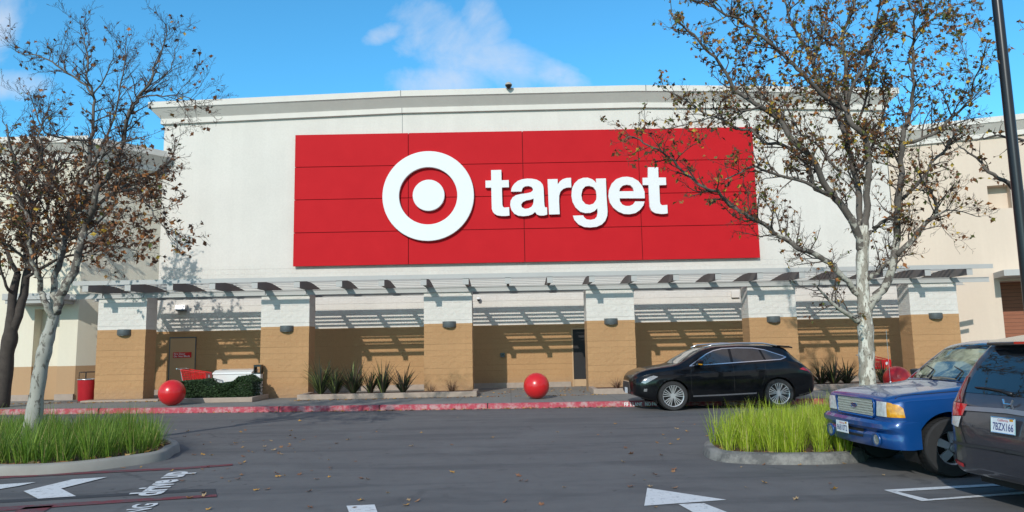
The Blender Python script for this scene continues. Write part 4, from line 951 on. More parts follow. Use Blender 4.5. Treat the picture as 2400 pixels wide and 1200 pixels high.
# right tree ---------------------------------------------------
YR = 13.0
tk = trunk3([(2028, 745, 31), (2029, 775, 35), (2031, 830, 34), (2032, 870, 35), (2034, 900, 37)], YR)[::-1]
bR = Vector((tk[0][0].x+.02, YR, .1)); tk = [(bR, .19), (Vector((bR.x-.005, YR, .35)), .16)]+tk
tk += trunk3([(2024, 700, 29), (2021, 650, 27), (2021, 600, 27), (2024, 560, 26), (2024, 530, 20)], YR)
limbsR = [
 ([(2022, 590), (2010, 545), (1992, 504), (1958, 467), (1942, 442), (1905, 375), (1860, 330), (1819, 277), (1770, 247), (1725, 210), (1695, 161), (1665, 124), (1624, 82), (1586, 49), (1567, 20)], -1.2, 20, 3, 0),
 ([(1952, 460), (1912, 442), (1894, 397), (1875, 364), (1830, 339), (1792, 334), (1762, 307), (1725, 300), (1687, 277), (1642, 262), (1605, 232), (1556, 210)], .9, 11, 2.5, -.3),
 ([(2024, 560), (2027, 533), (2033, 483), (2035, 400), (2030, 333), (2020, 310), (1993, 283), (1970, 250), (1924, 221), (1894, 184), (1860, 150), (1830, 127), (1800, 97), (1762, 67), (1732, 45), (1687, 26), (1650, 0), (1610, -40)], -.8, 17, 4, .1),
 ([(2019, 560), (2013, 520), (2010, 433), (1997, 380), (1986, 330), (1985, 250), (1983, 187), (1975, 86), (1994, 37), (2004, -15), (2010, -80)], .8, 16, 5, .15),
 ([(1988, 337), (1957, 253), (1922, 205), (1905, 150), (1880, 100), (1850, 40), (1830, -30)], 1.3, 11, 4, .3),
 ([(1984, 250), (2000, 200), (2028, 150), (2040, 90), (2060, 30), (2070, -50)], -.9, 9, 3, .3),
 ([(1905, 150), (1925, 90), (1940, 30), (1935, -50)], .5, 8, 3, .8),
 ([(2033, 725), (2045, 705), (2060, 688), (2084, 655), (2092, 608), (2104, 558), (2106, 504), (2110, 430), (2113, 393), (2113, 333), (2123, 297), (2137, 250), (2140, 199), (2140, 124), (2144, 79), (2140, 37), (2125, -10)], -.5, 22, 3.5, 0),
 ([(2028, 660), (2045, 645), (2062, 629), (2088, 610)], -.1, 11, 9, 0),
 ([(2102, 598), (2137, 562), (2171, 521), (2196, 500), (2183, 454), (2168, 430), (2150, 400)], -.9, 13, 3, -.15),
 ([(2190, 505), (2225, 492), (2260, 497), (2300, 510)], .4, 4, 1.5, -.7),
 ([(2035, 550), (2048, 540), (2063, 523), (2104, 495)], -.1, 8, 8, 0),
 ([(2108, 470), (2150, 433), (2183, 383), (2217, 350), (2240, 310), (2262, 300)], .9, 9, 3, -.2),
 ([(2112, 340), (2157, 327), (2197, 310), (2233, 273), (2267, 243), (2280, 215), (2286, 180), (2305, 131), (2316, 97)], -1.0, 9, 1.6, -.3),
 ([(2280, 200), (2271, 161), (2256, 112), (2247, 67)], .3, 2.5, 1, -1.2),
 ([(2142, 90), (2160, 70), (2181, 49), (2219, 22), (2264, 0)], .5, 5, 2, -.5),
 ([(2012, 690), (1987, 658), (1958, 633), (1933, 608), (1904, 592), (1875, 583), (1846, 565), (1812, 542), (1779, 521), (1742, 500), (1712, 483), (1680, 450), (1650, 439), (1612, 409), (1586, 386), (1560, 364), (1530, 345), (1500, 330), (1468, 318)], -1.6, 15, 3, 0),
 ([(1940, 455), (1890, 428), (1826, 412), (1770, 392), (1735, 405), (1700, 422)], -.9, 9, 3, -.3),
 ([(1790, 245), (1740, 262), (1690, 270), (1640, 283), (1590, 295), (1555, 300)], -.7, 5, 2, -1.0),
 ([(2015, 755), (1983, 733), (1950, 712), (1930, 692), (1908, 667)], -.4, 13, 3, 0),
 ([(1965, 400), (1930, 355), (1900, 330), (1865, 300), (1830, 215), (1800, 190)], 1.1, 7, 2, .2),
 ([(2008, 400), (2040, 350), (2060, 300), (2075, 250), (2060, 180)], 1.0, 8, 3, .2),
 ([(2113, 400), (2090, 350), (2060, 310), (2030, 300)], .8, 6, 3, -.1),
 ([(2005, 300), (2030, 240), (2035, 180), (2060, 110), (2100, 60)], .4, 7, 2, .6),
 ([(1870, 340), (1835, 290), (1800, 240), (1760, 180), (1735, 130)], .9, 6, 2, -.6)]
def leafR(p):
    h = p.z; return .16 if h > 6.4 else (.10 if h > 5.0 else (.085 if h > 3.8 else .05))
make_tree('plane_tree', 'large plane tree with a pale blotchy trunk and thinning autumn leaves on the right island', bR, tk, limbsR, YR, 5, M['bark'], M['limb'],
          dict(len=.85, step=.105, leaf=leafR, w=(3, 1.8, 2.4, 3.2, 1.6, 2.0, 1.2), lvl=3, t0=.12, up=.22, ls=.040))
# left tree ----------------------------------------------------
YLt = 12.8
tk = trunk3([(78, 985, 37), (85, 933, 31), (95, 867, 29), (104, 825, 31), (111, 795, 29), (120, 765, 24), (128, 735, 23)], YLt)
b0_ = tk[0][0]; bL = Vector((b0_.x-.06, YLt, .1)); tk = [(bL, .165)]+tk
limbsL = [
 ([(128, 745), (117, 733), (107, 703), (97, 683), (87, 643), (77, 610), (70, 570), (73, 523), (63, 450), (43, 393), (27, 350), (10, 290)], -.8, 16, 3, 0),
 ([(128, 740), (127, 693), (127, 653), (143, 610), (153, 543), (165, 490), (185, 440), (205, 397), (213, 330), (220, 270), (217, 217), (205, 180), (207, 123), (193, 90), (187, 50)], .5, 16, 1.6, 0),
 ([(131, 735), (140, 695), (157, 667), (180, 620), (187, 577), (200, 530), (220, 483), (225, 443), (250, 415), (273, 383), (287, 330), (307, 263), (327, 227), (353, 197), (360, 163), (383, 113), (393, 57)], -.7, 22, 1.8, 0),
 ([(222, 490), (253, 460), (283, 447), (317, 445), (333, 463), (353, 493), (377, 527), (400, 557), (430, 568)], -.8, 8, 1.5, -.25),
 ([(325, 229), (350, 223), (383, 223), (417, 223), (450, 233), (467, 243), (490, 237)], -.3, 4, 1.2, -.5),
 ([(218, 222), (200, 200), (167, 177), (133, 153), (97, 133), (67, 130), (40, 120), (30, 97)], .6, 6, 1.4, .35),
 ([(213, 330), (180, 327), (120, 317), (93, 290), (83, 260), (63, 210)], -.9, 6, 1.6, .2),
 ([(205, 397), (240, 340), (262, 290), (280, 220), (292, 150), (296, 90)], .8, 7, 1.4, .2),
 ([(217, 225), (245, 180), (262, 140), (265, 115)], -.5, 4, 1, .35),
 ([(75, 530), (50, 480), (20, 440), (-30, 400)], .6, 9, 3, -.2),
 ([(85, 640), (50, 600), (10, 570), (-40, 560)], -.9, 8, 3, 0),
 ([(148, 590), (120, 540), (110, 480), (120, 420), (140, 370)], 1.0, 9, 3, .1),
 ([(158, 520), (200, 470), (240, 440), (300, 420), (360, 405), (400, 375), (412, 320)], 1.1, 9, 2, .2),
 ([(165, 490), (130, 440), (80, 420), (40, 380)], .9, 7, 2, .2),
 ([(187, 600), (217, 597), (250, 580), (283, 580), (317, 587), (347, 600)], -.8, 5, 1.2, -.1),
 ([(225, 445), (230, 400), (240, 360), (300, 330), (345, 320)], -.8, 6, 2, -.2),
 ([(63, 450), (90, 400), (100, 350), (95, 300), (120, 240)], .7, 7, 2, -.4),
 ([(253, 460), (300, 430), (340, 415), (390, 400)], .8, 6, 2, -.3),
 ([(143, 610), (100, 560), (30, 520), (-20, 500)], 1.2, 7, 2, 0),
 ([(340, 215), (372, 190), (398, 160), (412, 120), (420, 80)], .5, 3, 1.2, -.5)]
def leafL(p):
    # most leaves cling to the lower crown, the top is nearly bare
    h = p.z; return .04 if h < 3.0 else (.12 if h < 5.0 else (.05 if h < 5.5 else .018))
make_tree('plane_tree', 'leaning pale trunked plane tree with brown leaves on the left island', bL, tk, limbsL, YLt, 9, M['bark_l'], M['limb'],
          dict(len=.85, step=.10, leaf=leafL, w=(4, 5, 1.2, .5, .35, 2.0, 4), lvl=3, t0=.18, up=.2, ls=.042))
# dark tree on the sidewalk at the far left --------------------
YD = 22.6
tk = trunk3([(8, 900, 34), (16, 830, 30), (24, 790, 32)], YD); bD = Vector((tk[0][0].x-.1, YD, .15)); tk = [(bD, .28)]+tk+trunk3([(27, 740, 20), (30, 690, 18), (42, 640, 15)], YD)
limbsD = [
 ([(24, 790), (42, 740), (55, 690), (62, 640), (66, 600), (62, 560), (58, 500), (45, 430), (30, 370), (20, 320)], .5, 22, 4, 0),
 ([(62, 610), (85, 575), (110, 555), (140, 545), (175, 500), (210, 460)], -.8, 13, 4, 0),
 ([(42, 640), (20, 600), (0, 550), (-30, 500)], .7, 12, 4, 0),
 ([(60, 520), (90, 460), (120, 420), (150, 380), (175, 345)], .8, 9, 3, 0),
 ([(32, 690), (15, 670), (2, 620), (0, 590)], -.8, 8, 3, 0),
 ([(50, 450), (80, 400), (90, 360), (75, 310)], -.8, 8, 3, 0),
 ([(62, 650), (110, 620), (160, 600), (210, 590), (250, 550)], 1.0, 8, 3, 0),
 ([(120, 555), (170, 560), (230, 520), (270, 480)], -1.2, 8, 3, -.5)]
make_tree('dark_tree', 'dark rough barked tree on the sidewalk at the far left edge', bD, tk, limbsD, YD, 21, M['bark_d'], M['bark_d'],
          dict(len=1.4, step=.2, leaf=.24, w=(5, 4, 2, 1.6, .5, 2, 4), lvl=3, t0=.25, up=.15, ls=.07))
# green sprays low on the dark tree
# far right tree, mostly out of frame --------------------------
YE = 12.2
bx_ = P(2500, 500, YE).x; bE = Vector((bx_, YE, 0.1)); tk = [(bE, .16), (Vector((bx_, YE, 1.5)), .13), (Vector((bx_-.05, YE, 3.0)), .11), (Vector((bx_-.1, YE, 3.9)), .09)]
limbsE = [
 ([(2490, 520), (2430, 470), (2373, 438), (2343, 417), (2310, 397), (2297, 377), (2270, 357), (2243, 340)], .3, 14, 2.5, 0),
 ([(2490, 420), (2440, 350), (2400, 330), (2350, 318), (2310, 322), (2285, 330)], -.4, 9, 3, 0),
 ([(2480, 400), (2470, 250), (2450, 150), (2430, 60)], .5, 12, 4, 0)]
make_tree('plane_tree', 'plane tree reaching a leafy branch in from the right edge past the lamp post', bE, tk, limbsE, YE, 33, M['bark'], M['limb'],
          dict(len=.6, step=.24, leaf=.3, w=(3, 2, 2, 3, 1.4, 1.3, 2), lvl=3, t0=.15, up=.2, ls=.042))
# ------------------------------------------------------------ vehicles
def car_paint(name, c, flake=.25, rough=.32, coat=1.0, metal=.3, dust=.10, spec=.5):
    n = NB(name); d_ = n.noise(2.2, 5, .6); base = n.mix(n.noise(1.1, 3), tuple(q*.93 for q in c), tuple(min(1, q*1.06) for q in c))
    base = n.mix(n.math('MULTIPLY', n.ramp(d_, ((.45, 0.0), (.8, 1.0))), dust), base, (.25, .23, .20))
    return n.fin(base, rough, metal, Coat_Weight=coat, Coat_Roughness=.03, Specular_IOR_Level=spec)
M['glass'] = simple('tinted_glass', (.010, .013, .016), .03, var=.05, Coat_Weight=1.0, Coat_Roughness=.02, Specular_IOR_Level=.8)
M['glass_l'] = simple('clear_lens', (.62, .63, .62), .15, .0, var=.5, sc=22, Coat_Weight=1.0)
M['lens_d'] = simple('smoky_lamp_lens', (.26, .27, .29), .1, .0, var=.9, sc=16, Coat_Weight=1.0)
M['amber'] = simple('amber_lens', (.85, .28, .012), .15, var=.7, sc=22, Coat_Weight=1.0)
M['redlens'] = simple('red_lens', (.50, .008, .012), .12, var=.5, sc=22, Coat_Weight=1.0)
M['plastic'] = simple('dark_trim_plastic', (.030, .031, .034), .55, var=.2)
M['plate'] = simple('licence_plate_white', (.72, .76, .80), .4, var=.04)
M['plate_b'] = simple('plate_blue_ink', (.03, .05, .20), .5, var=.05)
M['plate_r'] = simple('plate_red_ink', (.55, .10, .12), .5, var=.05)
def pchip(xs, ys, x):
    n_ = len(xs)
    if x <= xs[0]: return ys[0]
    if x >= xs[-1]: return ys[-1]
    h = [xs[i+1]-xs[i] for i in range(n_-1)]; dl_ = [(ys[i+1]-ys[i])/h[i] for i in range(n_-1)]
    def slope(i):
        if i == 0: return dl_[0]
        if i == n_-1: return dl_[-1]
        if dl_[i-1]*dl_[i] <= 0: return 0
        w1, w2 = 2*h[i]+h[i-1], h[i]+2*h[i-1]; return (w1+w2)/(w1/dl_[i-1]+w2/dl_[i])
    for i in range(n_-1):
        if x <= xs[i+1]:
            t = (x-xs[i])/h[i]; m0, m1 = slope(i)*h[i], slope(i+1)*h[i]
            return (2*t**3-3*t*t+1)*ys[i]+(t**3-2*t*t+t)*m0+(-2*t**3+3*t*t)*ys[i+1]+(t**3-t*t)*m1
def section(zb, w, zm, zbe, wb, zre, wre, zt, sill=None):
    """half cross-section, bottom centre to top centre"""
    s = w*.94
    pts = [(0, zb), (s*.86, zb), (s, zb+.03), (w*.985, zb+(zm-zb)*.35), (w, zm), (w*.99, zm+(zbe-zm)*.6), (wb, zbe), (wb*.975+wre*.025, zbe+.012), (wb+(wre-wb)*.5, zbe+(zre-zbe)*.52), (wre, zre), (wre*.88, zre+(zt-zre)*.55), (wre*.5, zt-(zt-zre)*.12), (0, zt)]
    return pts
def loft(table, nseg=70, sub=3):
    T = [0.0]
    for a, b in zip(table[:-1], table[1:]): T.append(T[-1]+math.sqrt(sum((p-q)**2 for p, q in zip(a, b))))
    cols_ = [[row[k] for row in table] for k in range(9)]; rings = []
    ts = sorted(set([T[-1]*i/nseg for i in range(nseg+1)]+T))
    for t in ts:
        r_ = [pchip(T, c_, t) for c_ in cols_]; sec = section(*r_[1:])
        # cross-wise smoothing
        P_ = [Vector((r_[0], y, z)) for y, z in sec]; fine = []
        for i in range(len(P_)-1):
            a = P_[max(i-1, 0)]; b = P_[i]; c_ = P_[i+1]; d_ = P_[min(i+2, len(P_)-1)]
            for j in range(sub):
                u = j/sub; q = .5*((2*b)+(c_-a)*u+(2*a-5*b+4*c_-d_)*u*u+(3*b-a-3*c_+d_)*u**3); q = q.lerp(b.lerp(c_, u), .45); q.y = max(q.y, 0); fine.append(q)
        fine.append(P_[-1]); rings.append(fine)
    mb = MB(); m_ = len(rings[0]); full = 2*m_-2; vs = []
    for rg in rings:
        vs += [tuple(p) for p in rg]+[(p.x, -p.y, p.z) for p in rg[-2:0:-1]]
    fs = []
    for i in range(len(rings)-1):
        for k in range(full): a = i*full+k; b = i*full+(k+1) % full; fs.append((a, b, b+full, a+full))
    c0_ = len(vs); vs.append((rings[0][0].x, 0, sum(p.z for p in rings[0])/m_)); vs.append((rings[-1][0].x, 0, sum(p.z for p in rings[-1])/m_))
    for k in range(full): fs.append((c0_, (k+1) % full, k)); fs.append((c0_+1, (len(rings)-1)*full+k, (len(rings)-1)*full+(k+1) % full))
    mb.add(vs, fs); return mb
def cut_wheels(mb, arches, mats, name, parent, w_):
    """open round wheel wells in the body skin and line them with a dark liner"""
    V_ = [Vector(v) for v in mb.v]; keep = []
    def near(v):
        for (x, z, r) in arches:
            if abs(v.y) > w_-.34:
                d_ = math.hypot(v.x-x, v.z-z)
                if d_ < r: return (x, z, r, d_)
        return None
    st_ = [near(v) for v in V_]
    for f in mb.f:
        if not all(st_[i] for i in f): keep.append(f)
    used = set(i for f in keep for i in f)
    for i in used:
        if st_[i]:
            x, z, r, d_ = st_[i]; k = r/max(d_, .01); v = V_[i]; V_[i] = Vector((x+(v.x-x)*k, v.y, z+(v.z-z)*k))
    o_ = MB(); o_.v = [tuple(v) for v in V_]; o_.f = keep; o_.m = [0]*len(keep)
    o = o_.build(name, mats[0], parent, smooth=True); o.data.set_sharp_from_angle(angle=R(38))
    for (x, z, r) in arches:
        for s in (-1, 1):
            ln_ = MB(); ln_.lathe([(0, s*(w_-.36)), (r+.012, s*(w_-.36)), (r+.012, s*(w_-.035))], c=(x, 0, z), axis='y', n=36, a0=R(-25), a1=R(205)); ln_.build('wheel_well', M['dark'], parent, smooth=True, angle=40)
    return o
def bvh_of(mb): return BVHTree.FromPolygons([Vector(v) for v in mb.v], mb.f)
def decal(bvh, poly, mode, step=.04, off=.005, rnd_c=0):
    """lay a patch on the body. mode 'L'/'Rr': side views (u=x, v=z); 'F': from x=-inf (u=y, v=z); 'T': from above (u=x, v=y)"""
    pl = [Vector(p) for p in poly]; n_ = len(pl)
    bd = []
    for i in range(n_):
        a, b = pl[i], pl[(i+1) % n_]; k = max(1, int((b-a).length/step))
        for j in range(k): bd.append(a.lerp(b, j/k))
    P2 = list(bd); pg = [tuple(p) for p in bd]
    x0, x1 = min(p.x for p in bd), max(p.x for p in bd); y0, y1 = min(p.y for p in bd), max(p.y for p in bd)
    ins = offset_ok = None
    x = x0+step/2
    while x < x1:
        y = y0+step/2
        while y < y1:
            if inside(pg, x, y) and min((Vector((x, y))-q).length for q in bd) > step*.45: P2.append(Vector((x, y)))
            y += step
        x += step
    nb_ = len(bd); res = geometry.delaunay_2d_cdt([Vector((p.x, p.y)) for p in P2], [], [list(range(nb_))], 1, 1e-5)
    V2, _, F2 = res[0], res[1], res[2]; vs = []; good = []
    for p in V2:
        if mode == 'L': o, d_ = Vector((p.x, -4, p.y)), Vector((0, 1, 0))
        elif mode == 'Rr': o, d_ = Vector((p.x, 4, p.y)), Vector((0, -1, 0))
        elif mode == 'F': o, d_ = Vector((-4, p.x, p.y)), Vector((1, 0, 0))
        else: o, d_ = Vector((p.x, p.y, 5)), Vector((0, 0, -1))
        h = bvh.ray_cast(o, d_)
        if h[0] is None: vs.append((0, 0, -99)); good.append(False)
        else:
            nn_ = h[1] if h[1].dot(d_) < 0 else -h[1]
            q = h[0]-d_*off*.6+nn_*off*.4 if True else h[0]; vs.append(tuple(q)); good.append(True)
    fs = []
    for f in F2:
        if all(good[i] for i in f):
            a, b, c_ = (Vector(vs[f[0]]), Vector(vs[f[1]]), Vector(vs[f[2]])); nn_ = (b-a).cross(c_-a)
            dd = {'L': Vector((0, 1, 0)), 'Rr': Vector((0, -1, 0)), 'F': Vector((1, 0, 0)), 'T': Vector((0, 0, -1))}[mode]
            fs.append(tuple(f) if nn_.dot(dd) < 0 else tuple(f)[::-1])
    mb = MB(); mb.add(vs, fs); return mb
def band(pts, wd, closed=False):
    """polyline -> list of quads of width wd (2D)"""
    out_ = []; n_ = len(pts)
    for i in range(n_ if closed else n_-1):
        a, b = Vector(pts[i]), Vector(pts[(i+1) % n_]); d_ = (b-a).normalized(); nn_ = Vector((-d_.y, d_.x))*wd/2; e_ = d_*wd*.3
        out_.append([tuple(a-e_-nn_), tuple(b+e_-nn_), tuple(b+e_+nn_), tuple(a-e_+nn_)])
    return out_
def bands(bvh, pts, wd, mode, off=.007, closed=False):
    mb = MB()
    for q in band(pts, wd, closed): d_ = decal(bvh, q, mode, .06, off); mb.add(d_.v, d_.f)
    return mb
def wheel(parent, x, y, r, wdt, rr, side, style, name='wheel'):
    """side -1: outer face towards -y"""
    s = side
    mb = MB(); w2 = wdt/2
    prof = [(rr, -w2*.8), (rr+.02, -w2*.98), (r*.93, -w2), (r*.985, -w2*.8), (r, -w2*.5), (r, w2*.5), (r*.985, w2*.8), (r*.93, w2), (rr+.02, w2*.98), (rr, w2*.8), (rr, -w2*.8)]
    mb.lathe(prof, c=(x, y, r), axis='y', n=44)
    for k in range(44):      # tread blocks
        a = math.tau*k/44
        for q in (-.5, 0, .5):
            cx_, cz_ = x+(r+.002)*math.cos(a+q*.05), r+(r+.002)*math.sin(a+q*.05); t_ = Vector((-math.sin(a), 0, math.cos(a))); u_ = Vector((math.cos(a), 0, math.sin(a)))
            c_ = Vector((cx_, y+q*wdt*.62, cz_)); e1, e2 = t_*r*.055, Vector((0, wdt*.12, 0)); mb.add([c_-e1-e2+u_*.003, c_+e1-e2+u_*.003, c_+e1+e2+u_*.003, c_-e1+e2+u_*.003], [(0, 1, 2, 3)])
    wo = mb.build(name, M['rubber'], parent, smooth=True, angle=35)
    mb = MB(); yo = y+s*w2*.82; yi = y+s*w2*.15
    mb.lathe([(rr, y-s*w2*.75), (rr*.97, yi), (rr*.96, yo-s*.01), (rr*1.0, yo), (rr*1.02, yo+s*.004), (rr*1.02, yo-s*.01)], c=(x, 0, r), axis='y', n=44)
    def spoke(a, hw0, hw1, r0, r1, dp):
        ca, sa = math.cos(a), math.sin(a); q = []
        for (rd, hw, yy_) in ((r0, hw0, yo-s*dp), (r1, hw1, yo-s*.012)):
            for sg_ in (-1, 1): q.append((x+rd*ca-sg_*hw*sa, yy_, r+rd*sa+sg_*hw*ca))
            for sg_ in (-1, 1): q.append((x+rd*ca-sg_*hw*sa, yy_-s*.035, r+rd*sa+sg_*hw*ca))
        mb.add(q, [(0, 1, 5, 4), (2, 6, 7, 3), (0, 4, 6, 2), (1, 3, 7, 5)])
    if style == 'twin':
        for k in range(5):
            for dd in (-.30, -.10, .10, .30): spoke(math.tau*k/5+.3+dd*1.25, .007, .010 if abs(dd) < .2 else .009, rr*.20, rr*.97, .02)
    elif style == 'steel':
        for k in range(5): spoke(math.tau*k/5+.2, rr*.20, rr*.26, rr*.3, rr*.96, -.03)
    else:
        for k in range(7): spoke(math.tau*k/7, rr*.08, rr*.10, rr*.2, rr*.96, .01)
    hub = rr*.25 if style != 'steel' else rr*.30
    mb.lathe([(0, yo-s*(.02 if style != 'steel' else -.05)), (hub*.8, yo-s*(.02 if style != 'steel' else -.045)), (hub, yo-s*.035), (hub, yo-s*.07)], c=(x, 0, r), axis='y', n=24)
    mb.build('rim', M['alloy'], wo, smooth=True, angle=30)
    mb = MB(); mb.lathe([(0, yi-s*.03), (rr*.95, yi-s*.03)], c=(x, 0, r), axis='y', n=30); mb.lathe([(rr*.2, yi+s*.01), (rr*.72, yi+s*.01), (rr*.72, yi-s*.02)], c=(x, 0, r), axis='y', n=30)
    mb.build('brake_disc', M['black'], wo, smooth=True, angle=30)
    return wo
M['alloy'] = simple('machined_alloy', (.58, .59, .60), .35, .6, var=.06)
def face_text(name, s, parent, origin, u, v, width, bold, mat, height=None, bend=0):
    vs, fs = text2d(s, 1, bold); x0 = min(p[0] for p in vs); x1 = max(p[0] for p in vs); y0 = min(p[1] for p in vs); y1 = max(p[1] for p in vs)
    k = width/(x1-x0); ky = (height/(y1-y0)) if height else k; u = Vector(u).normalized(); v = Vector(v).normalized(); o = Vector(origin)
    mb = MB(); mb.add([o+u*((p[0]-x0)*k)+v*((p[1]-y0)*ky) for p in vs], fs); return mb.build(name, mat, parent)
def plate(parent, centre, u, nrm, number, tilt=0, frame=None):
    """u: reading direction; nrm: outward"""
    u = Vector(u).normalized(); nr_ = Vector(nrm).normalized(); v = nr_.cross(u).normalized()
    if v.z < 0: v = -v
    c_ = Vector(centre); W, H = .1525, .0765
    q = [c_+u*a*W+v*b*H for a, b in ((-1, -1), (1, -1), (1, 1), (-1, 1))]
    mb = MB(); mb.prism(q, nr_*.006); p_ = mb.build('licence_plate', M['plate'], parent)
    o = c_+nr_*.0075
    face_text('plate_number', number, p_, o-u*W*.86-v*H*.68, u, v, W*1.72, .012, M['plate_b'], height=H*1.0)
    face_text('plate_state', 'California', p_, o-u*W*.45+v*H*.50, u, v, W*.9, .01, M['plate_r'], height=H*.34)
    mb = MB(); a = c_+nr_*.0075; mb.add([a+u*W*.55+v*H*.62, a+u*W*.85+v*H*.62, a+u*W*.85+v*H*.9, a+u*W*.55+v*H*.9], [(0, 1, 2, 3)]); mb.build('registration_sticker', M['amber'], p_)
    if frame:
        mb = MB()
        for k in range(4): a, b = q[k], q[(k+1) % 4]; mb.tube([a+nr_*.006, b+nr_*.006], .006, 6)
        mb.build('plate_frame', frame, p_)
    return p_
# ---- black SUV ------------------------------------------------
th = R(3.2)
wc = G(1574, 962.5)           # contact of the near front tyre
def place(root, local, world, th):     # put local (x,y) at world point
    c_, s_ = math.cos(th), math.sin(th); root.location = (world[0]-(local[0]*c_-local[1]*s_), world[1]-(local[0]*s_+local[1]*c_), 0); root.rotation_euler = (0, 0, th)
suv = thing('parked_suv', (0, 0, 0), 'black suv parked along the red kerb in the fire lane', 'car')
place(suv, (.99*1.02, -.86), (wc.x+.05, wc.y+.0), th); suv.scale = (1.02, 1, 1)
M['black_paint'] = car_paint('black_car_paint', (.003, .0035, .005), rough=.3, metal=.0, coat=.55, dust=.006, spec=.15)
ST = [(0.0, .46, .46, .60, .70, .44, .76, .36, .79), (.05, .41, .66, .58, .76, .62, .84, .50, .87), (.18, .35, .83, .60, .85, .77, .95, .64, .98), (.45, .27, .90, .64, .94, .84, 1.04, .71, 1.075), (.9, .20, .935, .68, 1.00, .865, 1.10, .73, 1.14), (1.15, .20, .94, .70, 1.03, .87, 1.14, .74, 1.18),
 (1.5, .20, .94, .70, 1.06, .875, 1.31, .72, 1.36), (1.9, .20, .94, .70, 1.08, .88, 1.50, .66, 1.56), (2.3, .20, .94, .72, 1.10, .88, 1.575, .62, 1.635), (2.9, .20, .94, .74, 1.13, .88, 1.585, .61, 1.655), (3.5, .20, .94, .76, 1.16, .875, 1.57, .62, 1.65), (4.0, .22, .935, .78, 1.19, .86, 1.50, .61, 1.60), (4.12, .24, .93, .79, 1.18, .85, 1.44, .61, 1.55),
 (4.3, .27, .92, .80, 1.15, .83, 1.28, .62, 1.34), (4.5, .31, .89, .80, 1.04, .80, 1.12, .64, 1.17), (4.66, .36, .83, .78, .93, .75, .99, .60, 1.02), (4.77, .46, .70, .68, .78, .60, .82, .5, .85)]
bd_ = loft(ST, 150, 5); bv = bvh_of(bd_)
body = cut_wheels(bd_, [(.99, .37, .425), (3.73, .37, .425)], [M['black_paint'], M['dark']], 'body', suv, .94)
for (x, y, sd_) in ((.99, -.82, -1), (3.73, -.82, -1), (.99, .82, 1), (3.73, .82, 1)): wheel(suv, x, y, .375, .235, .268, sd_, 'twin')
GO = [(1.47, 1.125), (1.70, 1.27), (1.95, 1.42), (2.15, 1.505), (2.40, 1.553), (2.8, 1.567), (3.2, 1.553), (3.5, 1.50), (3.95, 1.335), (4.02, 1.30), (3.85, 1.245), (2.6, 1.185)]
for md_ in ('L', 'Rr'):
    ch_ = MB()
    b_ = bands(bv, GO, .022, md_, .009, True); ch_.add(b_.v, b_.f); ch_.build('window_trim', M['chrome'], suv)
    for pl in ([(1.52, 1.13), (1.72, 1.27), (1.74, 1.135)], [(1.76, 1.135), (1.74, 1.285), (1.95, 1.41), (2.15, 1.495), (2.40, 1.543), (2.54, 1.548), (2.54, 1.19)], [(2.61, 1.195), (2.61, 1.552), (2.8, 1.557), (3.2, 1.543), (3.34, 1.52), (3.42, 1.235)], [(3.47, 1.24), (3.40, 1.515), (3.52, 1.485), (3.94, 1.325), (3.98, 1.30), (3.84, 1.255)]):
        decal(bv, pl, md_, .05, .006).build('side_window', M['glass'], suv, smooth=True)
    ln = MB()
    for pts in ([(1.50, 1.12), (1.46, .9), (1.46, .5), (1.52, .33)], [(2.575, 1.17), (2.57, .34)], [(3.43, 1.22), (3.36, .78), (3.28, .6)], [(1.5, .34), (3.2, .35)]): b_ = bands(bv, pts, .008, md_, .003); ln.add(b_.v, b_.f)
    ln.build('door_gap', M['dark'], suv)
    b_ = bands(bv, [(1.5, .36), (2.3, .375), (3.12, .40)], .035, md_, .014); b_.build('sill_trim', M['chrome'], suv)
    for x_ in (2.40, 3.28): 
        decal(bv, [(x_-.11, .955), (x_+.11, .965), (x_+.11, .995), (x_-.11, .985)], md_, .05, .03).build('door_handle', M['black_paint'], suv)
    sg_ = -1 if md_ == 'L' else 1
    decal(bv, [(.30, .70), (.62, .87), (.52, .90), (.42, .875), (.26, .80), (.20, .72)], md_, .03, .008).build('headlight', M['lens_d'], suv, smooth=True)
    decal(bv, [(4.30, .99), (4.52, .93), (4.66, .82), (4.60, .86), (4.55, .99), (4.40, 1.03)], md_, .03, .008).build('tail_light', M['redlens'], suv, smooth=True)
    decal(bv, [(.25, .50), (.33, .50), (.34, .57), (.26, .57)], md_, .03, .010).build('fog_light', M['chrome'], suv)
    mb = MB(); mb.tube([(1.95, sg_*.56, 1.59), (2.15, sg_*.60, 1.655), (2.8, sg_*.61, 1.69), (3.5, sg_*.60, 1.675), (3.88, sg_*.58, 1.60)], [.02, .022, .022, .022, .02], 8); mb.build('roof_rail', M['silver'], suv, smooth=True)
    # wing mirror
    mb = MB(); y = sg_*.90
    mb.prism([(1.74, y, 1.12), (1.62, y, 1.14), (1.59, y, 1.22), (1.65, y, 1.27), (1.76, y, 1.26)], (0, sg_*.20, 0)); mr = mb.build('wing_mirror', M['black_paint'], suv, bevel=.025)
    MB().prism([(1.70, y+sg_*.205, 1.15), (1.61, y+sg_*.205, 1.165), (1.61, y+sg_*.205, 1.19), (1.72, y+sg_*.205, 1.175)], (0, sg_*.004, 0)).build('indicator', M['amber'], mr)
decal(bv, [(-.40, .40), (.40, .40), (.46, .55), (.36, .74), (-.36, .74), (-.46, .55)], 'F', .05, .006).build('grille', M['plastic'], suv)
mb = bands(bv, [(-.40, .40), (-.46, .55), (-.36, .74), (.36, .74), (.46, .55), (.40, .40)], .025, 'F', .012); mb.build('grille_surround', M['chrome'], suv)
decal(bv, [(1.20, -.66), (1.92, -.58), (1.92, .58), (1.20, .66), (1.15, 0)], 'T', .06, .006).build('windshield', M['glass'], suv, smooth=True)
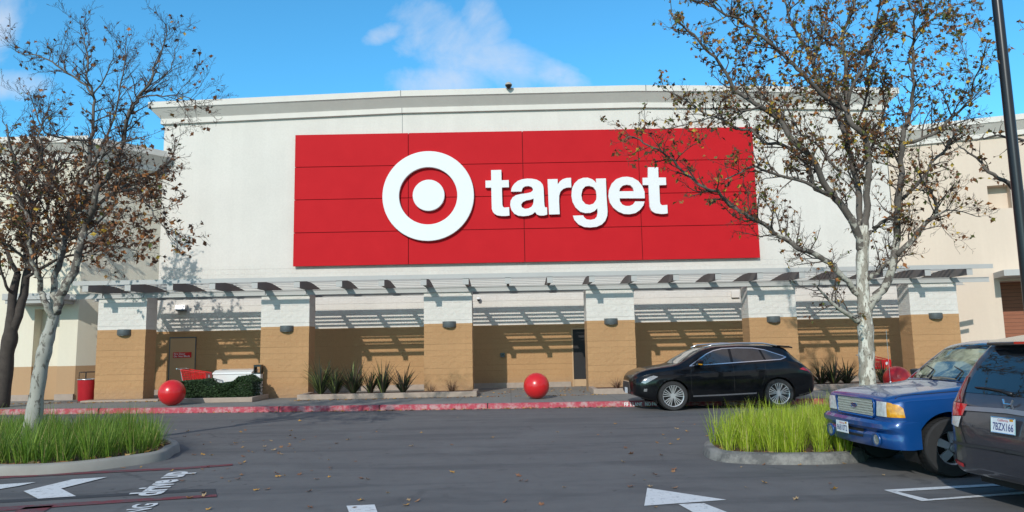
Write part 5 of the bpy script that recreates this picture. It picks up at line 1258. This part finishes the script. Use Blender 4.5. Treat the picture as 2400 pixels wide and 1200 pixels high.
decal(bv, [(4.05, -.56), (4.42, -.62), (4.42, .62), (4.05, .56)], 'T', .06, .006).build('rear_window', M['glass'], suv, smooth=True)
mb = MB(); mb.prism([(3.8, -.60, 1.590), (4.22, -.57, 1.555), (4.34, -.50, 1.525), (4.34, .50, 1.525), (4.22, .57, 1.555), (3.8, .60, 1.590)], (0, 0, .035)); mb.build('spoiler', M['black_paint'], suv, bevel=.012)
plate(suv, (-.012, 0, .47), (0, -1, 0), (-1, 0, 0), '6XKD214') if False else None
mb = MB(); mb.prism([(-.012, -.15, .42), (-.012, .15, .42), (-.012, .15, .57), (-.012, -.15, .57)], (-.006, 0, 0)); mb.build('licence_plate', M['plate'], suv)
for md_ in ('L', 'Rr'): decal(bv, [(4.28, .23), (4.62, .34), (4.66, .42), (4.25, .33)], md_, .05, .006).build('lower_valance', M['plastic'], suv)
# ---- blue pickup ---------------------------------------------
pk = thing('pickup_truck', (0, 0, 0), 'bright blue pickup truck parked nose out beside the grass island', 'truck')
tp = R(3.5); M['blue_paint'] = car_paint('blue_car_paint', (.004, .058, .225), rough=.3, metal=.15, coat=.8, dust=.03)
wp_ = G(2196, 1119)
place(pk, (.72, -.80), (wp_.x+.19, wp_.y+.02), tp)
SP = [(0.0, .60, .70, .74, .86, .69, .93, .64, .95), (.03, .56, .79, .75, .90, .775, .965, .72, .99), (.09, .52, .835, .755, .915, .81, .985, .74, 1.01), (.16, .50, .86, .76, .93, .84, 1.00, .77, 1.03), (.5, .45, .885, .78, .95, .86, 1.035, .78, 1.075), (1.0, .43, .89, .78, .98, .87, 1.075, .78, 1.12), (1.2, .43, .89, .78, 1.00, .87, 1.11, .77, 1.15),
 (1.32, .43, .89, .78, 1.01, .865, 1.20, .75, 1.23), (1.62, .43, .89, .78, 1.03, .86, 1.44, .69, 1.47), (1.88, .43, .89, .78, 1.04, .855, 1.60, .64, 1.65), (2.2, .43, .89, .78, 1.05, .855, 1.645, .62, 1.695), (2.95, .43, .89, .78, 1.06, .855, 1.64, .62, 1.69), (3.2, .43, .89, .78, 1.06, .855, 1.55, .62, 1.59), (3.32, .43, .89, .78, 1.05, .86, 1.12, .78, 1.10), (3.5, .43, .89, .78, 1.04, .87, 1.07, .8, 1.05), (5.0, .46, .89, .78, 1.04, .87, 1.07, .8, 1.05), (5.08, .5, .86, .78, 1.0, .84, 1.04, .78, 1.02)]
bd_ = loft(SP, 150, 5); bv = bvh_of(bd_)
cut_wheels(bd_, [(.72, .37, .44), (3.9, .37, .44)], [M['blue_paint'], M['dark']], 'body', pk, .89)
for (x, y, sd_) in ((.72, -.775, -1), (3.9, -.775, -1), (.72, .775, 1), (3.9, .775, 1)): wheel(pk, x, y, .365, .25, .20, sd_, 'steel')
# bumper: bent bar round the nose
def bumper(secs, ys):
    mb = MB(); n_ = len(secs); vs = []
    for (y, back) in ys:
        for (dx, z) in secs: vs.append((-dx+back, y, z))
    fs = []
    for i in range(len(ys)-1):
        for k in range(n_): a = i*n_+k; b = i*n_+(k+1) % n_; fs.append((a, a+n_, b+n_, b))
    fs.append(tuple(range(n_))); fs.append(tuple((len(ys)-1)*n_+k for k in range(n_))[::-1]); mb.add(vs, fs); return mb
bs = [(-.05, .36), (.06, .35), (.095, .40), (.10, .50), (.075, .535), (.09, .56), (.135, .60), (.13, .655), (.09, .69), (-.05, .695)]
ys_ = [(-.90, .27), (-.898, .20), (-.87, .13), (-.80, .07), (-.66, .03), (-.4, .005), (0, -.015), (.4, .005), (.66, .03), (.80, .07), (.87, .13), (.898, .20), (.90, .27)]
bb = bumper(bs, ys_); bo = bb.build('bumper', M['blue_paint'], pk, smooth=True, angle=38); bvb = bvh_of(bb)
decal(bvb, [(-.30, .45), (.30, .45), (.32, .56), (-.32, .56)], 'F', .05, .003).build('air_intake', M['dark'], bo)
for s in (-1, 1):
    mb = MB(); mb.lathe([(0, -.085), (.05, -.085), (.062, -.09), (.065, -.075)], c=(0, s*.58, .45), axis='x', n=20); mb.build('fog_light', M['lens_d'], bo, smooth=True)
    mb = MB(); mb.lathe([(.062, -.087), (.085, -.10), (.09, -.08)], c=(0, s*.58, .45), axis='x', n=20); mb.build('fog_light_bezel', M['blue_paint'], bo, smooth=True)
# black gap below the hood, grille, lamps
GR = [(-.43, .715), (.43, .715), (.46, .755), (.475, .90), (.45, .95), (-.45, .95), (-.475, .90), (-.46, .755)]
decal(bv, GR, 'F', .04, .012).build('grille', M['dark'], pk)
mb = MB()
for i in range(-16, 17):
    for j in range(-1, 7):
        y0_, z0_ = i*.028+(.014 if j % 2 else 0), .755+j*.034
        if abs(y0_) > .43 or z0_ > .935 or z0_ < .73: continue
        for k in range(4):
            a0_ = math.pi/4+k*math.pi/2; a1_ = a0_+math.pi/2
            mb.tube([(-.020, y0_+.0165*math.cos(a0_)*1.2, z0_+.0190*math.sin(a0_)*1.2), (-.020, y0_+.0165*math.cos(a1_)*1.2, z0_+.0190*math.sin(a1_)*1.2)], .0036, 4, cap=False)
mb.build('grille_mesh', simple('champagne_mesh', (.62, .62, .55), .35, .5, var=.05), pk)
b_ = MB(); b_.tube([(-.016, y, z) for y, z in GR+[GR[0]]], .014, 8); b_.build('grille_surround', M['blue_paint'], pk, smooth=True)
mb = MB(); mb.lathe([(0, -.030), (.05, -.030), (.05, -.02)], axis='x', n=24); mb.v = [(x, y*1.5, z*.62+.845) for x, y, z in mb.v]; em = mb.build('emblem', simple('emblem_blue', (.01, .03, .16), .25, .2), pk, smooth=True, angle=30)
mb = MB(); mb.tube([(-.031, .075*math.cos(math.tau*k/24), .845+.031*math.sin(math.tau*k/24)) for k in range(25)], .0035, 6); mb.build('emblem_rim', M['chrome'], em)
face_text('emblem_script', 'Ford', em, (-.0315, .045, .832), (0, -1, 0), (0, 0, 1), .09, .01, M['chrome'], height=.026)
for s in (-1, 1):
    a, b, c_ = .50, .72, .875
    decal(bv, sorted([(s*a, .745)], key=lambda q: q[0])+[(s*b, .745), (s*b, .93), (s*(a+.03), .935)], 'F', .04, .012).build('headlight', M['glass_l'], pk, smooth=True)
    decal(bv, [(s*(b+.004), .745), (s*.81, .745), (s*.80, .89), (s*.78, .92), (s*(b+.004), .93)], 'F', .04, .012).build('turn_signal', M['amber'], pk, smooth=True)
    md_ = 'L' if s < 0 else 'Rr'
    decal(bv, [(.0, .745), (.15, .745), (.14, .86), (.10, .90), (.0, .92)], md_, .03, .010).build('side_marker', M['amber'], pk, smooth=True)
    decal(bv, [(1.52, 1.10), (1.70, 1.30), (1.96, 1.535), (2.1, 1.57), (2.55, 1.58), (2.62, 1.12)], md_, .05, .006).build('side_window', M['glass'], pk, smooth=True)
    ln = MB()
    for pts in ([(1.40, 1.08), (1.38, .9), (1.36, .52)], [(2.66, 1.6), (2.68, 1.1), (2.68, .5)], [(1.36, .5), (2.68, .5)], [(3.26, 1.05), (3.26, .48)]): b_ = bands(bv, pts, .009, md_, .003); ln.add(b_.v, b_.f)
    ln.build('door_gap', M['dark'], pk)
    mb = MB(); y = s*.90; mb.prism([(1.62, y, 1.10), (1.52, y, 1.12), (1.50, y, 1.26), (1.60, y, 1.27), (1.66, y, 1.25)], (0, s*.2, 0)); mb.build('wing_mirror', M['plastic'], pk, bevel=.02)
    hb = bands(bv, [(.10, s*.76), (.5, s*.79), (1.15, s*.80)], .010, 'T', .003); hb.build('hood_gap', M['dark'], pk)
b_ = bands(bv, [(1.18, -.8), (1.20, 0), (1.18, .8)], .02, 'T', .004); b_.build('cowl_gap', M['dark'], pk)
ws = [(1.24, -.70), (1.80, -.60), (1.86, 0), (1.80, .60), (1.24, .70), (1.21, 0)]
n = NB('windshield_glass'); base = n.mix(n.ramp(n.noise(3.5, 5, .6, dist=.8), ((.40, 0.0), (.62, 1.0))), (.05, .065, .05), (.36, .37, .24)); M['wind'] = n.fin(base, .06, Coat_Weight=1.0, Coat_Roughness=.02)
wso = decal(bv, ws, 'T', .05, .006).build('windshield', M['glass'], pk, smooth=True)
decal(bv, [(1.29, -.58), (1.72, -.52), (1.74, 0), (1.72, .52), (1.29, .60), (1.27, 0)], 'T', .05, .009).build('sunshade', M['wind'], wso, smooth=True)
decal(bv, [(1.73, -.12), (1.79, -.12), (1.79, .12), (1.73, .12)], 'T', .04, .012).build('rear_view_mirror', M['black'], wso)
for y in (-.35, .25):
    mb = MB(); mb.tube([(1.22, y, 1.185), (1.36, y+.05, 1.285), (1.44, y+.32, 1.335)], [.012, .008, .006], 6); mb.build('wiper', M['black'], pk)
# whip antenna on the far fender
mb = MB(); mb.tube([(1.0, .80, 1.06), (1.0, .80, 1.10)], .016, 8); mb.tube([(1.0, .80, 1.10), (1.0, .80, 1.86)], [.004, .003], 6); mb.build('antenna', M['silver'], pk)
plate(pk, (-.152, .12, .545), (0, -1, 0), (-1, 0, 0), '86810T2')
mb = MB(); mb.box(.1, 5.0, -.6, .6, .33, .5); mb.build('chassis', M['dark'], pk)
# ---- grey minivan --------------------------------------------
vn = thing('minivan', (0, 0, 0), 'dark grey minivan seen from behind at the right edge', 'van')
tv = R(6); M['grey_paint'] = car_paint('grey_car_paint', (.055, .055, .068), rough=.3, metal=.45)
SV = [(0.0, .36, .46, .52, .64, .44, .70, .38, .72), (.02, .31, .66, .54, .72, .62, .80, .56, .82), (.06, .28, .80, .56, .84, .76, .92, .68, .95), (.12, .27, .885, .58, .96, .84, 1.04, .76, 1.08), (.20, .26, .93, .60, 1.03, .89, 1.16, .80, 1.20), (.32, .25, .965, .62, 1.07, .92, 1.35, .79, 1.40), (.46, .24, .985, .62, 1.08, .93, 1.53, .76, 1.58), (.60, .22, .995, .62, 1.09, .935, 1.645, .73, 1.69),
 (.9, .20, 1.0, .64, 1.09, .935, 1.68, .70, 1.735), (2.2, .20, 1.005, .66, 1.08, .935, 1.69, .69, 1.745), (3.3, .20, 1.0, .66, 1.05, .93, 1.62, .66, 1.68), (4.0, .20, .99, .66, 1.0, .92, 1.25, .72, 1.29), (4.3, .20, .97, .66, .95, .9, 1.05, .74, 1.10), (4.9, .22, .92, .62, .82, .84, .90, .66, .94), (5.12, .32, .72, .58, .68, .64, .74, .5, .77)]
bd_ = loft(SV, 150, 4); bv = bvh_of(bd_)
vx = P(2231, 950, 8.3)
place(vn, (.20, .93), (vx.x+.03, 8.3), tv)
cut_wheels(bd_, [(1.05, .35, .40), (4.05, .35, .40)], [M['grey_paint'], M['dark']], 'body', vn, 1.0)
for (x, y, sd_) in ((1.05, -.88, -1), (4.05, -.88, -1), (1.05, .88, 1), (4.05, .88, 1)): wheel(vn, x, y, .345, .235, .225, sd_, 'seven')
RG = [(-.72, 1.13), (.72, 1.13), (.66, 1.40), (.58, 1.585), (0, 1.61), (-.58, 1.585), (-.66, 1.40)]
decal(bv, RG, 'F', .05, .006).build('rear_window', M['glass'], vn, smooth=True)
mb = MB(); mb.prism([(.50, -.70, 1.655), (.40, -.60, 1.64), (.36, 0, 1.65), (.40, .60, 1.64), (.50, .70, 1.655), (.95, .66, 1.72), (.95, -.66, 1.72)], (0, 0, .035)); sp_ = mb.build('spoiler', M['grey_paint'], vn, bevel=.012)
mb = MB(); mb.prism([(.353, -.16, 1.655), (.353, .16, 1.655), (.353, .16, 1.68), (.353, -.16, 1.68)], (-.006, 0, 0)); mb.build('brake_light', M['redlens'], sp_)
for s in (-1, 1):
    md_ = 'L' if s < 0 else 'Rr'
    lens = decal(bv, [(s*.60, .89), (s*.90, .86), (s*.90, 1.02), (s*.57, 1.01)], 'F', .03, .016); s1 = decal(bv, [(.11, .87), (.36, .87), (.30, 1.03), (.12, 1.03)], md_, .03, .010); lens.add(s1.v, s1.f)
    lo = lens.build('tail_light', M['redlens'], vn, smooth=True)
    up = decal(bv, [(s*.66, 1.02), (s*.90, 1.03), (s*.82, 1.30), (s*.74, 1.30)], 'F', .03, .014); s1 = decal(bv, [(.13, 1.035), (.30, 1.035), (.34, 1.16), (.24, 1.2)], md_, .03, .010); up.add(s1.v, s1.f); up.build('upper_lens', simple('dark_red_lens', (.10, .012, .018), .12, var=.3, Coat_Weight=1.0), lo, smooth=True)
    rv = decal(bv, [(s*.66, .76), (s*.885, .78), (s*.90, .857), (s*.62, .88)], 'F', .03, .014); s1 = decal(bv, [(.11, .80), (.26, .82), (.34, .865), (.11, .865)], md_, .03, .010); rv.add(s1.v, s1.f); rv.build('reverse_lens', M['glass_l'], lo, smooth=True)
    decal(bv, [(s*.62, .34), (s*.84, .36), (s*.84, .40), (s*.62, .38)], 'F', .03, .012).build('bumper_reflector', M['redlens'], vn)
    decal(bv, [(.60, 1.14), (.55, 1.30), (.72, 1.56), (1.6, 1.6), (1.6, 1.14)], md_, .06, .006).build('side_window', M['glass'], vn, smooth=True)
    decal(bv, [(1.7, 1.14), (1.7, 1.6), (2.7, 1.6), (2.7, 1.14)], md_, .08, .006).build('side_window', M['glass'], vn, smooth=True)
    ln = bands(bv, [(s*.80, 1.12), (s*.70, .96), (s*.62, .74), (s*.55, .60), (0, .57)], .010, 'F', .004); ln.build('tailgate_gap', M['dark'], vn)
    ln = bands(bv, [(.25, .74), (.36, .60), (.62, .56)], .008, md_, .004); ln.build('panel_gap', M['dark'], vn)
bands(bv, [(-.60, .965), (0, .985), (.60, .965)], .045, 'F', .016).build('chrome_bar', simple('satin_chrome_bar', (.34, .34, .35), .35, .7), vn, smooth=True)
bands(bv, [(-.85, .58), (0, .60), (.85, .58)], .03, 'F', .012).build('bumper_step', M['plastic'], vn)
h_ = bv.ray_cast(Vector((-4, .0, 1.055)), Vector((1, 0, 0)))[0]
ex = h_.x-.02; mb = MB()
for (y0_, y1_) in ((.055, .040), (-.055, -.040)): mb.tube([(ex-.006, y0_*1.2, 1.10), (ex-.016, y1_*1.1, 1.055), (ex-.006, y0_*.95, 1.01)], .011, 6)
mb.tube([(ex-.014, .045, 1.055), (ex-.014, -.045, 1.055)], .009, 6)
mb.build('emblem', M['chrome'], vn)
# plate sits in the tailgate recess
hp = bv.ray_cast(Vector((-4, 0, .86)), Vector((1, 0, 0)))[0]
plate(vn, (hp.x-.03, .0, .845), (0, -1, 0), (-1, 0, .10), '7BZX166', frame=M['chrome'])
ht = bv.ray_cast(Vector((-4, .60, .79)), Vector((1, 0, 0)))[0]; ht2 = bv.ray_cast(Vector((-4, .42, .79)), Vector((1, 0, 0)))[0]
face_text('model_badge', 'ODYSSEY', vn, ht+Vector((-.014, 0, 0)), ht2-ht, (0, 0, 1), .17, .02, M['chrome'], height=.026)
mb = MB(); hw = [bv.ray_cast(Vector((-4, y, z)), Vector((1, 0, 0)))[0]+Vector((-.02, 0, 0)) for y, z in ((.02, 1.15), (.18, 1.175), (.40, 1.19), (.56, 1.19))]
mb.tube(hw, [.022, .014, .012, .008], 8); mb.build('wiper', M['black'], vn, smooth=True)
mb = MB(); mb.box(.3, 4.8, -.75, .75, .16, .3); mb.build('chassis', M['dark'], vn)
